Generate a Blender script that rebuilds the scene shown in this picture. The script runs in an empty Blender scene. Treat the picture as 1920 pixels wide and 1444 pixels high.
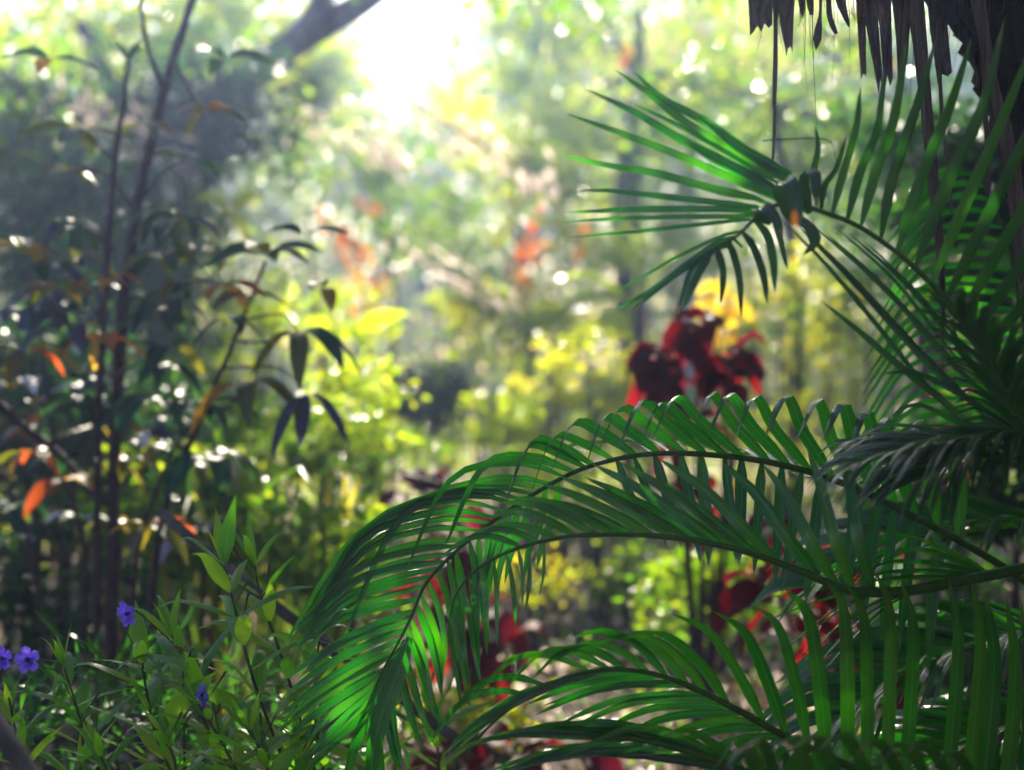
import bpy, math, random
import numpy as np
from mathutils import Vector, Matrix
R = math.radians
random.seed(7)
rng = np.random.default_rng(7)
S = bpy.context.scene
C = S.collection

# ------------------------------------------------------------------ camera
PITCH = -2.0
CAMZ = 1.5
F = 50 / 36 * 1920
cam_d = bpy.data.cameras.new('camera')
cam = bpy.data.objects.new('camera', cam_d)
C.objects.link(cam)
cam.location = (0, 0, CAMZ)
cam.rotation_euler = (R(90 + PITCH), 0, 0)
cam_d.lens = 50
cam_d.sensor_width = 36
cam_d.clip_start = 0.05
cam_d.clip_end = 500
cam_d.dof.use_dof = True
cam_d.dof.focus_distance = 2.62
cam_d.dof.aperture_fstop = 1.55
S.camera = cam

# ------------------------------------------------------------------ light
SUN_EL, SUN_AZ = 28.0, -4.0          # azimuth from +Y, negative = to the left
world = bpy.data.worlds.new('World')
S.world = world
world.use_nodes = True
wn = world.node_tree
bg = wn.nodes['Background']
sky = wn.nodes.new('ShaderNodeTexSky')
sky.sky_type = 'NISHITA'
sky.sun_disc = False
sky.sun_elevation = R(SUN_EL)
sky.sun_rotation = R(SUN_AZ)
sky.air_density = 1.0
sky.dust_density = 1.2
wn.links.new(sky.outputs[0], bg.inputs[0])
bg.inputs[1].default_value = 0.058
sun_d = bpy.data.lights.new('sun', 'SUN')
sun_d.energy = 5.0
sun_d.angle = R(0.5)
sun_d.color = (1.0, 0.90, 0.72)
sun = bpy.data.objects.new('sun', sun_d)
C.objects.link(sun)
sd = Vector((math.sin(R(SUN_AZ)) * math.cos(R(SUN_EL)), math.cos(R(SUN_AZ)) * math.cos(R(SUN_EL)), math.sin(R(SUN_EL))))
sun.rotation_euler = sd.to_track_quat('Z', 'Y').to_euler()
sun.location = sd * 40

S.view_settings.view_transform = 'Standard'
S.view_settings.look = 'None'
S.view_settings.exposure = 1.85
S.view_settings.gamma = 1.0
S.render.engine = 'CYCLES'
S.cycles.max_bounces = 7
S.cycles.diffuse_bounces = 3
S.cycles.glossy_bounces = 2
S.cycles.transmission_bounces = 4
S.cycles.volume_bounces = 1
S.cycles.sample_clamp_indirect = 6
S.cycles.caustics_reflective = False
S.cycles.caustics_refractive = False
S.cycles.use_denoising = True

# ------------------------------------------------------------------ helpers
cp, sp_ = math.cos(R(PITCH)), math.sin(R(PITCH))
def at(px, py, d):
    """pixel of the photograph and distance along the view -> point in the place"""
    x = (px - 960) / F * d
    u = -(py - 722) / F * d
    return Vector((x, d * cp - u * sp_, CAMZ + d * sp_ + u * cp))

def tag(o, label=None, cat=None, group=None, kind=None):
    if label: o['label'] = label
    if cat: o['category'] = cat
    if group: o['group'] = group
    if kind: o['kind'] = kind
    return o

def empty(name, loc, label, cat, group=None):
    o = bpy.data.objects.new(name, None)
    C.objects.link(o)
    o.location = loc
    o.empty_display_size = 0.1
    return tag(o, label, cat, group)

def link(name, me, mat, parent=None, smooth=True):
    o = bpy.data.objects.new(name, me)
    C.objects.link(o)
    if mat is not None and not me.materials:
        me.materials.append(mat)
    if parent is not None:
        o.parent = parent
        m = Matrix.Identity(4)
        p = parent
        while p is not None:
            m = Matrix.Translation(p.location) @ m
            p = p.parent
        # every parent is only moved, never turned: undo the sum of their places
        o.location = -m.translation
    return o

def mesh_np(name, verts, faces, uvs=None, smooth=True):
    """verts (n,3); faces list of tuples or (m,k) array"""
    me = bpy.data.meshes.new(name)
    v = np.asarray(verts, dtype=np.float32)
    if isinstance(faces, np.ndarray):
        m, k = faces.shape
        me.vertices.add(len(v)); me.vertices.foreach_set('co', v.ravel())
        me.loops.add(m * k); me.loops.foreach_set('vertex_index', faces.astype(np.int32).ravel())
        me.polygons.add(m)
        me.polygons.foreach_set('loop_start', (np.arange(m) * k).astype(np.int32))
        me.update(calc_edges=True)
    else:
        me.from_pydata([tuple(map(float, p)) for p in v], [], faces)
    if uvs is not None:
        uv = me.uv_layers.new(name='UVMap')
        idx = np.empty(len(me.loops), dtype=np.int32)
        me.loops.foreach_get('vertex_index', idx)
        uv.data.foreach_set('uv', np.asarray(uvs, dtype=np.float32)[idx].ravel())
    if smooth:
        me.polygons.foreach_set('use_smooth', np.ones(len(me.polygons), dtype=bool))
    me.validate()
    return me

def spline(pts, n):
    """Catmull-Rom through pts, n samples evenly in parameter"""
    P = np.array([list(p) for p in pts], dtype=float)
    P = np.vstack([2 * P[0] - P[1], P, 2 * P[-1] - P[-2]])
    m = len(P) - 3
    out = []
    for i in range(n):
        t = i / (n - 1) * m
        k = min(int(t), m - 1)
        f = t - k
        a, b, c, d = P[k:k + 4]
        out.append(0.5 * ((2 * b) + (-a + c) * f + (2 * a - 5 * b + 4 * c - d) * f * f + (-a + 3 * b - 3 * c + d) * f ** 3))
    return np.array(out)

def resample(Q, n):
    seg = np.linalg.norm(np.diff(Q, axis=0), axis=1)
    s = np.concatenate([[0], np.cumsum(seg)])
    if s[-1] < 1e-9: return Q[:n]
    u = np.linspace(0, s[-1], n)
    return np.stack([np.interp(u, s, Q[:, k]) for k in range(Q.shape[1])], 1)

def unit(v):
    n = np.linalg.norm(v)
    return v / n if n > 1e-12 else v

def tube(name, pts, radii, sides=7, n=None, knob=0.0):
    n = n or max(6, len(pts) * 4)
    Q = spline(pts, n)
    rr = np.interp(np.linspace(0, 1, n), np.linspace(0, 1, len(radii)), radii)
    T = np.gradient(Q, axis=0)
    ref = np.array([1.0, 0.2, 0.1])
    V = []
    for i in range(n):
        t = unit(T[i])
        a = unit(ref - t * np.dot(ref, t))
        ref = a
        b = np.cross(t, a)
        for k in range(sides):
            th = 2 * math.pi * k / sides
            r = rr[i] * (1 + knob * (random.random() - .5))
            V.append(Q[i] + (a * math.cos(th) + b * math.sin(th)) * r)
    Fc = [(i * sides + k, i * sides + (k + 1) % sides, (i + 1) * sides + (k + 1) % sides, (i + 1) * sides + k)
          for i in range(n - 1) for k in range(sides)]
    Fc.append(tuple(range(sides))[::-1]); Fc.append(tuple((n - 1) * sides + k for k in range(sides)))
    uv = [(k / sides, i / n) for i in range(n) for k in range(sides)]
    return mesh_np(name, V, Fc, uv)

def prof_palm(s):  return (0.35 + 0.65 * min(1, s / 0.18)) * (1 - max(0, (s - .25) / .75) ** 2.8) ** .8
def prof_lance(s): return max(0.02, math.sin(math.pi * min(1, s ** 0.8)) ** 0.85) if s < 1 else 0
def prof_narrow(s): return max(0.02, math.sin(math.pi * min(1, s ** 0.72)) ** 1.25) if s < 1 else 0
def prof_ovate(s): return max(0.02, (math.sin(math.pi * s ** 0.62)) ** 0.75) if s < 1 else 0

def blade(pts, w, hint, prof=prof_palm, seg=10, fold=0.25, twist=0.0, ruffle=0.0, cols=2):
    """leaf blade: strip with a folded cross-section that follows a curve; returns verts, faces, uvs"""
    Q = resample(spline(pts, max(18, seg * 3)), seg + 1)
    T = np.gradient(Q, axis=0)
    W = np.array(list(hint), dtype=float)
    t0 = unit(T[0])
    W = W - t0 * np.dot(W, t0)
    if np.linalg.norm(W) < 0.15: W = np.cross(t0, np.array([0.3, 1, 0.2]))
    W = unit(W)
    V, UV = [], []
    for i in range(seg + 1):
        t = unit(T[i])
        W = unit(W - t * np.dot(W, t))
        N = np.cross(W, t)
        s = i / seg
        a = twist * s
        Wt = W * math.cos(a) + N * math.sin(a)
        Nt = np.cross(Wt, t)
        hw = w * .5 * max(0.0, prof(s))
        for c in range(cols + 1):
            u = c / cols * 2 - 1
            z = -abs(u) * hw * fold + (ruffle * hw * math.sin(i * 2.3 + c * 1.9) * abs(u) if ruffle else 0)
            V.append(Q[i] + Wt * hw * u + Nt * (z + hw * fold * .5))
            UV.append((c / cols, s))
    Fc = []
    k = cols + 1
    for i in range(seg):
        for c in range(cols):
            Fc.append((i * k + c, i * k + c + 1, (i + 1) * k + c + 1, (i + 1) * k + c))
    return V, Fc, UV

def blade_obj(name, pts, w, hint, mat, parent, **kw):
    V, Fc, UV = blade(pts, w, hint, **kw)
    return link(name, mesh_np(name, V, Fc, UV), mat, parent)

# ------------------------------------------------------------------ materials
def newmat(name):
    m = bpy.data.materials.new(name)
    m.use_nodes = True
    n = m.node_tree
    n.nodes.clear()
    return m, n.nodes, n.links

def leaf_mat(name, cols, trans, tmix=0.45, rough=0.3, spec=0.5, rib=None, per='island', spots=0.0, bump=0.15, coat=0.0, veinscale=90, tip=False):
    """cols: list of leaf colours picked per leaf; trans: list of colours of the light that comes through"""
    m, N, L = newmat(name)
    out = N.new('ShaderNodeOutputMaterial')
    if per == 'island':
        g = N.new('ShaderNodeNewGeometry'); rnd = g.outputs['Random Per Island']
    else:
        g = N.new('ShaderNodeObjectInfo'); rnd = g.outputs['Random']
    def ramp(cs):
        r = N.new('ShaderNodeValToRGB')
        e = r.color_ramp.elements
        e[0].position = 0; e[0].color = (*cs[0], 1)
        e[1].position = 1; e[1].color = (*cs[-1], 1)
        for i, c in enumerate(cs[1:-1]):
            x = e.new((i + 1) / (len(cs) - 1)); x.color = (*c, 1)
        L.new(rnd, r.inputs[0])
        return r.outputs[0]
    tc = N.new('ShaderNodeTexCoord')
    uv = N.new('ShaderNodeUVMap')
    sep = N.new('ShaderNodeSeparateXYZ'); L.new(uv.outputs[0], sep.inputs[0])
    noi = N.new('ShaderNodeTexNoise'); noi.inputs['Scale'].default_value = 28; noi.inputs['Detail'].default_value = 4
    L.new(tc.outputs['Object'], noi.inputs['Vector'])
    hsv = N.new('ShaderNodeHueSaturation')
    mr = N.new('ShaderNodeMapRange'); mr.inputs['From Min'].default_value = .3; mr.inputs['From Max'].default_value = .7
    mr.inputs['To Min'].default_value = .65; mr.inputs['To Max'].default_value = 1.3
    L.new(noi.outputs[0], mr.inputs[0]); L.new(mr.outputs[0], hsv.inputs['Value'])
    L.new(ramp(cols), hsv.inputs['Color'])
    base = hsv.outputs[0]
    tr_c = ramp(trans)
    if rib is not None:
        # pale midrib and fine lengthwise veins
        a = N.new('ShaderNodeMath'); a.operation = 'SUBTRACT'; L.new(sep.outputs[0], a.inputs[0]); a.inputs[1].default_value = .5
        b = N.new('ShaderNodeMath'); b.operation = 'ABSOLUTE'; L.new(a.outputs[0], b.inputs[0])
        c = N.new('ShaderNodeMapRange'); L.new(b.outputs[0], c.inputs[0])
        c.inputs['From Min'].default_value = .03; c.inputs['From Max'].default_value = .07
        c.inputs['To Min'].default_value = 1; c.inputs['To Max'].default_value = 0
        mx = N.new('ShaderNodeMix'); mx.data_type = 'RGBA'
        L.new(c.outputs[0], mx.inputs['Factor']); L.new(base, mx.inputs['A']); mx.inputs['B'].default_value = (*rib, 1)
        base = mx.outputs['Result']
    if tip:
        # brown dry tip, its length different on every leaflet
        rt = N.new('ShaderNodeMapRange'); L.new(rnd, rt.inputs[0]); rt.inputs['To Min'].default_value = .84; rt.inputs['To Max'].default_value = 1.02
        gt = N.new('ShaderNodeMath'); gt.operation = 'SUBTRACT'; L.new(sep.outputs[1], gt.inputs[0]); L.new(rt.outputs[0], gt.inputs[1])
        g2 = N.new('ShaderNodeMath'); g2.operation = 'MULTIPLY'; g2.use_clamp = True; L.new(gt.outputs[0], g2.inputs[0]); g2.inputs[1].default_value = 25
        m3 = N.new('ShaderNodeMix'); m3.data_type = 'RGBA'
        L.new(g2.outputs[0], m3.inputs['Factor']); L.new(base, m3.inputs['A']); m3.inputs['B'].default_value = (.22, .13, .04, 1)
        base = m3.outputs['Result']
        # slightly yellow blotches
        n3 = N.new('ShaderNodeTexNoise'); n3.inputs['Scale'].default_value = 9; n3.inputs['Detail'].default_value = 3
        L.new(tc.outputs['Object'], n3.inputs['Vector'])
        c3 = N.new('ShaderNodeMapRange'); L.new(n3.outputs[0], c3.inputs[0])
        c3.inputs['From Min'].default_value = .55; c3.inputs['From Max'].default_value = .8; c3.inputs['To Max'].default_value = .6
        m4 = N.new('ShaderNodeMix'); m4.data_type = 'RGBA'
        L.new(c3.outputs[0], m4.inputs['Factor']); L.new(tr_c, m4.inputs['A']); m4.inputs['B'].default_value = (.12, .30, .006, 1)
        tr_c = m4.outputs['Result']
    if spots:
        n2 = N.new('ShaderNodeTexNoise'); n2.inputs['Scale'].default_value = 60; n2.inputs['Detail'].default_value = 2
        L.new(tc.outputs['Object'], n2.inputs['Vector'])
        c2 = N.new('ShaderNodeMapRange'); L.new(n2.outputs[0], c2.inputs[0])
        c2.inputs['From Min'].default_value = .66; c2.inputs['From Max'].default_value = .72
        c2.inputs['To Max'].default_value = spots
        mx2 = N.new('ShaderNodeMix'); mx2.data_type = 'RGBA'
        L.new(c2.outputs[0], mx2.inputs['Factor']); L.new(base, mx2.inputs['A']); mx2.inputs['B'].default_value = (.16, .09, .02, 1)
        base = mx2.outputs['Result']
    wv = N.new('ShaderNodeMath'); wv.operation = 'MULTIPLY'; L.new(sep.outputs[0], wv.inputs[0]); wv.inputs[1].default_value = veinscale
    sn = N.new('ShaderNodeMath'); sn.operation = 'SINE'; L.new(wv.outputs[0], sn.inputs[0])
    ad = N.new('ShaderNodeMath'); ad.operation = 'ADD'; L.new(sn.outputs[0], ad.inputs[0]); L.new(noi.outputs[0], ad.inputs[1])
    bp = N.new('ShaderNodeBump'); bp.inputs['Strength'].default_value = bump; bp.inputs['Distance'].default_value = .002
    L.new(ad.outputs[0], bp.inputs['Height'])
    p = N.new('ShaderNodeBsdfPrincipled')
    L.new(base, p.inputs['Base Color']); p.inputs['Roughness'].default_value = rough
    p.inputs['Specular IOR Level'].default_value = spec
    p.inputs['Coat Weight'].default_value = coat; p.inputs['Coat Roughness'].default_value = .15
    L.new(bp.outputs[0], p.inputs['Normal'])
    t = N.new('ShaderNodeBsdfTranslucent'); L.new(tr_c, t.inputs[0])
    mix = N.new('ShaderNodeMixShader'); mix.inputs[0].default_value = tmix
    L.new(p.outputs[0], mix.inputs[1]); L.new(t.outputs[0], mix.inputs[2]); L.new(mix.outputs[0], out.inputs[0])
    return m

def rough_mat(name, c1, c2, scale=20, stretch=(1, 1, .15), rough=.8, bump=.5, c3=None, trans=0.0):
    m, N, L = newmat(name)
    out = N.new('ShaderNodeOutputMaterial')
    tc = N.new('ShaderNodeTexCoord')
    mp = N.new('ShaderNodeMapping'); mp.inputs['Scale'].default_value = stretch; L.new(tc.outputs['Object'], mp.inputs[0])
    n1 = N.new('ShaderNodeTexNoise'); n1.inputs['Scale'].default_value = scale; n1.inputs['Detail'].default_value = 8
    n1.inputs['Roughness'].default_value = .65
    L.new(mp.outputs[0], n1.inputs['Vector'])
    r = N.new('ShaderNodeValToRGB'); e = r.color_ramp.elements
    e[0].position = .35; e[0].color = (*c1, 1); e[1].position = .68; e[1].color = (*c2, 1)
    if c3:
        x = e.new(.74); x.color = (*c3, 1)
    L.new(n1.outputs[0], r.inputs[0])
    bp = N.new('ShaderNodeBump'); bp.inputs['Strength'].default_value = bump; bp.inputs['Distance'].default_value = .01
    L.new(n1.outputs[0], bp.inputs['Height'])
    p = N.new('ShaderNodeBsdfPrincipled'); L.new(r.outputs[0], p.inputs['Base Color']); p.inputs['Roughness'].default_value = rough; p.inputs['Specular IOR Level'].default_value = .12
    L.new(bp.outputs[0], p.inputs['Normal'])
    if trans:
        t = N.new('ShaderNodeBsdfTranslucent'); L.new(r.outputs[0], t.inputs[0])
        mix = N.new('ShaderNodeMixShader'); mix.inputs[0].default_value = trans
        L.new(p.outputs[0], mix.inputs[1]); L.new(t.outputs[0], mix.inputs[2]); L.new(mix.outputs[0], out.inputs[0])
    else:
        L.new(p.outputs[0], out.inputs[0])
    return m

M = {}
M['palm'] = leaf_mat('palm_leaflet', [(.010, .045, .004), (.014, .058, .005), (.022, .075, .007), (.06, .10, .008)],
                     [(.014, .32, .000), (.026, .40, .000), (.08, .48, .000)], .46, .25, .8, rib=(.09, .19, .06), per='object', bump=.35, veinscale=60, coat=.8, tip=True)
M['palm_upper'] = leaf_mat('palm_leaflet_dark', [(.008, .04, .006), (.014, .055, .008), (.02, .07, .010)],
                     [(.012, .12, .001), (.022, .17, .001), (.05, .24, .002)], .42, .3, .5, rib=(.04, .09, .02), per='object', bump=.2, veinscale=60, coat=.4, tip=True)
M['rachis'] = rough_mat('palm_rachis', (.02, .06, .008), (.06, .10, .015), 30, (1, 1, 1), .4, .1)
M['green'] = leaf_mat('leaf_green', [(.02, .06, .012), (.04, .12, .015), (.07, .15, .02), (.05, .10, .02)],
                      [(.12, .34, .005), (.26, .48, .006), (.50, .58, .01)], .6, .22, .4)
M['far'] = leaf_mat('leaf_far', [(.02, .06, .012), (.04, .10, .015), (.06, .11, .02)], [(.20, .38, .005), (.36, .50, .008), (.60, .56, .012)], .6, .3, .3)
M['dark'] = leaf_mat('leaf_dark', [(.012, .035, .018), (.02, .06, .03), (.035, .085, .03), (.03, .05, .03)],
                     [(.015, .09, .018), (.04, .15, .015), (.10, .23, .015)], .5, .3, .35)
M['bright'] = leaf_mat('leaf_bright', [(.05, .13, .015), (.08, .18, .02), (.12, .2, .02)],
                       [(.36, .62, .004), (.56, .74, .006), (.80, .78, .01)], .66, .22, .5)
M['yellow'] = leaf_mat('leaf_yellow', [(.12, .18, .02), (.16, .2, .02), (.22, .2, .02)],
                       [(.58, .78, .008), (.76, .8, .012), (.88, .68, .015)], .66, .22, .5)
M['grass'] = leaf_mat('leaf_strap', [(.03, .10, .015), (.06, .16, .02), (.10, .15, .02), (.25, .13, .02)],
                      [(.1, .4, .02), (.25, .55, .03), (.5, .6, .04), (.75, .35, .03)], .5, .25, .5)
M['orange'] = leaf_mat('leaf_orange', [(.35, .07, .01), (.45, .14, .015), (.5, .22, .02)],
                       [(.75, .10, .01), (.85, .22, .015), (.9, .38, .02)], .55, .3, .4, per='object')
M['amber'] = leaf_mat('leaf_amber', [(.4, .2, .01), (.45, .26, .015)], [(.9, .5, .01), (.9, .65, .02)], .55, .4, .3, per='object')
M['orange_cloud'] = leaf_mat('leaf_orange_many', [(.3, .05, .01), (.4, .12, .015), (.12, .14, .02)],
                       [(.85, .14, .02), (.9, .4, .03), (.6, .6, .04)], .55, .25, .5)
M['red'] = leaf_mat('leaf_red', [(.06, .006, .010), (.11, .008, .011), (.035, .008, .022)],
             [(.22, .006, .010), (.42, .012, .014), (.14, .008, .035)], .4, .6, .12, per='object')
M['red_cloud'] = leaf_mat('leaf_red_many', [(.06, .006, .010), (.11, .008, .011), (.035, .008, .022)],
             [(.22, .006, .010), (.42, .012, .014), (.14, .008, .035)], .4, .6, .12)
M['teal'] = leaf_mat('shrub_leaf_teal', [(.012, .04, .035), (.018, .06, .045), (.03, .08, .04)],
                     [(.012, .07, .03), (.03, .12, .03), (.07, .17, .02)], .3, .5, .2, per='object', rib=(.05, .1, .06))
M['olive'] = leaf_mat('shrub_leaf_olive', [(.04, .055, .012), (.06, .07, .012), (.09, .05, .012)],
                      [(.14, .20, .01), (.24, .24, .012), (.34, .17, .012)], .42, .42, .5, per='object', rib=(.12, .08, .03), spots=.6)
M['rust'] = leaf_mat('shrub_leaf_rust', [(.28, .05, .012), (.35, .1, .015), (.3, .16, .02)],
                     [(.8, .12, .02), (.85, .3, .03), (.8, .5, .04)], .5, .55, .2, per='object', spots=.5)
M['violet'] = leaf_mat('shrub_leaf_violet', [(.03, .03, .07), (.05, .05, .10), (.04, .06, .08)],
                       [(.08, .08, .2), (.12, .14, .25)], .3, .5, .22, per='object', rib=(.1, .08, .12))
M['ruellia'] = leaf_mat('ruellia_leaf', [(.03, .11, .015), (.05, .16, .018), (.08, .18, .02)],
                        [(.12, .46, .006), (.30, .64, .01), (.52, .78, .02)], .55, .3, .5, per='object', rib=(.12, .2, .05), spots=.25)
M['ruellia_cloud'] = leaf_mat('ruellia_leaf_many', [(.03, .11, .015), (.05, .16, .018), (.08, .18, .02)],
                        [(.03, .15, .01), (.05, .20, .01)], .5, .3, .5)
M['petal'] = leaf_mat('purple_petal', [(.15, .08, .85), (.18, .10, .9)], [(.26, .14, 1), (.32, .18, 1)], .6, .5, .3, per='object', bump=.3)
M['throat'] = rough_mat('flower_throat', (.04, .015, .22), (.09, .04, .4), 90, (1, 1, 1), .6, .2, trans=.3)
M['dryflower'] = rough_mat('withered_flower', (.25, .1, .08), (.5, .24, .18), 80, (1, 1, 1), .7, .5, trans=.3)
M['stem'] = rough_mat('dark_stem', (.03, .016, .022), (.09, .05, .06), 60, (1, 1, .3), .6, .6)
M['herbstem'] = rough_mat('herb_stem', (.05, .04, .02), (.10, .10, .03), 60, (1, 1, .3), .5, .3)
M['bark'] = rough_mat('bark', (.045, .035, .035), (.13, .10, .09), 14, (1, 1, .2), .85, .8)
M['shaded_bark'] = rough_mat('shaded_trunk_fibre', (.004, .003, .004), (.014, .010, .010), 40, (1, 1, .1), .9, .9)  # trunk and sheaths stand in shade; that shade is put into the colour
M['dry'] = rough_mat('dried_palm_leaf', (.06, .036, .032), (.21, .145, .135), 60, (1.5, 1.5, .06), .6, .5, trans=.25)
M['dry_spot'] = rough_mat('dried_palm_leaf_mouldy', (.035, .022, .026), (.18, .13, .15), 50, (1.2, 1.2, .25), .6, .6, c3=(.55, .14, .04), trans=.25)
M['dryleaf'] = leaf_mat('dry_hanging_leaf', [(.4, .32, .28), (.5, .4, .36), (.3, .25, .24)], [(.8, .62, .55), (.9, .72, .64)], .6, .4, .4)
M['litter'] = leaf_mat('leaf_litter', [(.14, .08, .05), (.25, .16, .11), (.35, .25, .18), (.1, .05, .05)], [(.3, .18, .1), (.4, .25, .15)], .25, .3, .5)
M['soil'] = rough_mat('soil', (.03, .02, .016), (.10, .07, .05), 6, (1, 1, 1), .9, .8, c3=(.05, .06, .02))

# ------------------------------------------------------------------ haze
def box_mesh(name, lo, hi):
    V = [(x, y, z) for x in (lo[0], hi[0]) for y in (lo[1], hi[1]) for z in (lo[2], hi[2])]
    Fc = [(0, 1, 3, 2), (4, 6, 7, 5), (0, 4, 5, 1), (2, 3, 7, 6), (0, 2, 6, 4), (1, 5, 7, 3)]
    return mesh_np(name, V, Fc, smooth=False)
hm, N, L = newmat('haze')
ho = N.new('ShaderNodeOutputMaterial'); hv = N.new('ShaderNodeVolumePrincipled')
hv.inputs['Color'].default_value = (.44, .57, 1.0, 1)
hv.inputs['Density'].default_value = 0.0038
hv.inputs['Anisotropy'].default_value = 0.76
L.new(hv.outputs[0], ho.inputs['Volume'])
haze = link('haze', box_mesh('haze', (-36, -8, -1.2), (36, 62, 17)), hm)
tag(haze, kind='stuff')

# ------------------------------------------------------------------ ground
gx, gy = np.meshgrid(np.linspace(-34, 34, 120), np.linspace(-6, 60, 120))
gz = 0.05 * np.sin(gx * 1.3 + gy * .4) + 0.05 * np.cos(gy * 1.1 - gx * .5) + rng.normal(0, .012, gx.shape)
V = np.stack([gx.ravel(), gy.ravel(), gz.ravel()], 1)
idx = np.arange(120 * 120).reshape(120, 120)
Fq = np.stack([idx[:-1, :-1].ravel(), idx[:-1, 1:].ravel(), idx[1:, 1:].ravel(), idx[1:, :-1].ravel()], 1)
ground = link('ground', mesh_np('ground', V, Fq), M['soil'])
tag(ground, kind='structure')

# ------------------------------------------------------------------ leaf clouds
def leaf_cloud(name, centers, dirs, length, width, fold=.25, curl=.25):
    """many small folded leaves in one mesh: centers (n,3) base points, dirs (n,3)"""
    n = len(centers)
    d = dirs / np.linalg.norm(dirs, axis=1)[:, None]
    rv = rng.normal(size=(n, 3))
    w = np.cross(d, rv); w /= np.linalg.norm(w, axis=1)[:, None] + 1e-9
    nn = np.cross(w, d)
    Ls = (length * rng.uniform(.6, 1.25, n))[:, None]
    Ws = (width * rng.uniform(.7, 1.2, n))[:, None]
    B = centers
    Mi = B + d * Ls * .5 + nn * Ls * curl * .25
    Tp = B + d * Ls - nn * Ls * curl * .3
    A1 = B + d * Ls * .42 + w * Ws * .5 + nn * (Ws * fold + Ls * curl * .2)
    A2 = B + d * Ls * .42 - w * Ws * .5 + nn * (Ws * fold + Ls * curl * .2)
    V = np.stack([B, A1, Mi, A2, Tp], 1).reshape(-1, 3)
    o = (np.arange(n) * 5)[:, None]
    tri = np.concatenate([o + [[0, 1, 2]], o + [[0, 2, 3]], o + [[1, 4, 2]], o + [[2, 4, 3]]], 0)
    uv = np.tile(np.array([[.5, 0], [0, .45], [.5, .5], [1, .45], [.5, 1]]), (n, 1))
    return mesh_np(name, V, tri, uv, smooth=False)

def clumps(c, r, nc, nl, spread=.2, drop=0.0):
    """leaf base points clustered round twig ends inside an ellipsoid"""
    c = np.array(list(c)); r = np.array(r)
    u = rng.normal(size=(nc, 3)); u /= np.linalg.norm(u, axis=1)[:, None]
    rad = rng.uniform(.25, 1.0, nc) ** .6
    k = u * rad[:, None] * r
    k *= rng.uniform(.75, 1.2, (nc, 1))
    P = np.repeat(k, nl, 0)
    s = spread * r.mean()
    off = rng.normal(size=P.shape) * s * np.repeat(rng.uniform(.5, 1.3, nc), nl)[:, None]
    off[:, 2] *= .6
    D = off + rng.normal(size=P.shape) * s * .7
    D[:, 2] -= drop * s
    return c + P + off, D, c + k

def clear_view(B, D, reach=.25, far=7.0):
    """leaves of crowns that hang close above or beside the view do not dip into it"""
    keep = np.ones(len(B), dtype=bool)
    for k in (0, 1):
        Q = B + (D / (np.linalg.norm(D, axis=1)[:, None] + 1e-9)) * reach * k
        d = Q[:, 1] * cp + (Q[:, 2] - CAMZ) * sp_
        u = -Q[:, 1] * sp_ + (Q[:, 2] - CAMZ) * cp
        px = 960 + Q[:, 0] / np.maximum(d, .05) * F; py = 722 - u / np.maximum(d, .05) * F
        keep &= ~((d > .05) & (d < far) & (px > -60) & (px < 1980) & (py > -60) & (py < 1500))
    return B[keep], D[keep]

def shrub(px, py, d, rx, rz, mat, label, cat='shrub', name='shrub', nc=26, nl=34, leaf=.07, lw=.5, group=None, ry=None, stems=5, drop=.4, stemmat='stem', spread=.2):
    c = at(px, py, d)
    base = Vector((c.x + random.uniform(-.1, .1), c.y, 0))
    root = empty(name, base, label, cat, group)
    B, D, K = clumps(c, (rx, ry or rx * .4, rz), nc, nl, spread, drop)
    B[:, 2] = np.maximum(B[:, 2], .04)
    o = link('foliage', leaf_cloud('foliage', B, D, leaf, leaf * lw), M[mat], root)
    o['kind'] = 'stuff'
    for i in range(stems):
        k = K[int(i * len(K) / stems)]
        b = np.array(list(base)) + [random.uniform(-.08, .08), random.uniform(-.08, .08), -.03]
        mid = b * .45 + k * .55 + np.array([random.uniform(-.1, .1) * rx, 0, .1 * rz])
        link('stem', tube('stem', [b, mid, k], [.016, .011, .004], 5, 10), M[stemmat], root)
    return root

def tree(trunk, rad, crowns, mat, label, name='tree', leaf=.10, nc=64, nl=26, group=None, limbs=(), barkm='bark', spread=.25, thin=.4):
    """trunk: list of points, rad: radii; crowns: list of (center, (rx,ry,rz))"""
    root = empty(name, (trunk[0][0], trunk[0][1], 0), label, 'tree', group)
    tr = link('trunk', tube('trunk', trunk, rad, 12, 40, .12), M[barkm], root)
    for lp, lr in limbs:
        link('limb', tube('limb', lp, lr, 8, 24, .1), M[barkm], root)
    for cc, rr in crowns:
        B, D, K = clumps(cc, (rr[0], rr[1] * thin, rr[2]), nc, nl, spread, .5)
        B, D = clear_view(B, D)
        o = link('crown', leaf_cloud('crown', B, D, leaf, leaf * .5), M[mat], root)
        o['kind'] = 'stuff'
        top = np.array(list(trunk[-1]))
        for i in range(5):
            k = K[int(i * len(K) / 5)]
            link('limb', tube('limb', [top, (top + k) / 2 + np.array([0, 0, .15]), k], [rad[-1] * .5, rad[-1] * .3, .012], 5, 10), M[barkm], root)
    return root

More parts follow.
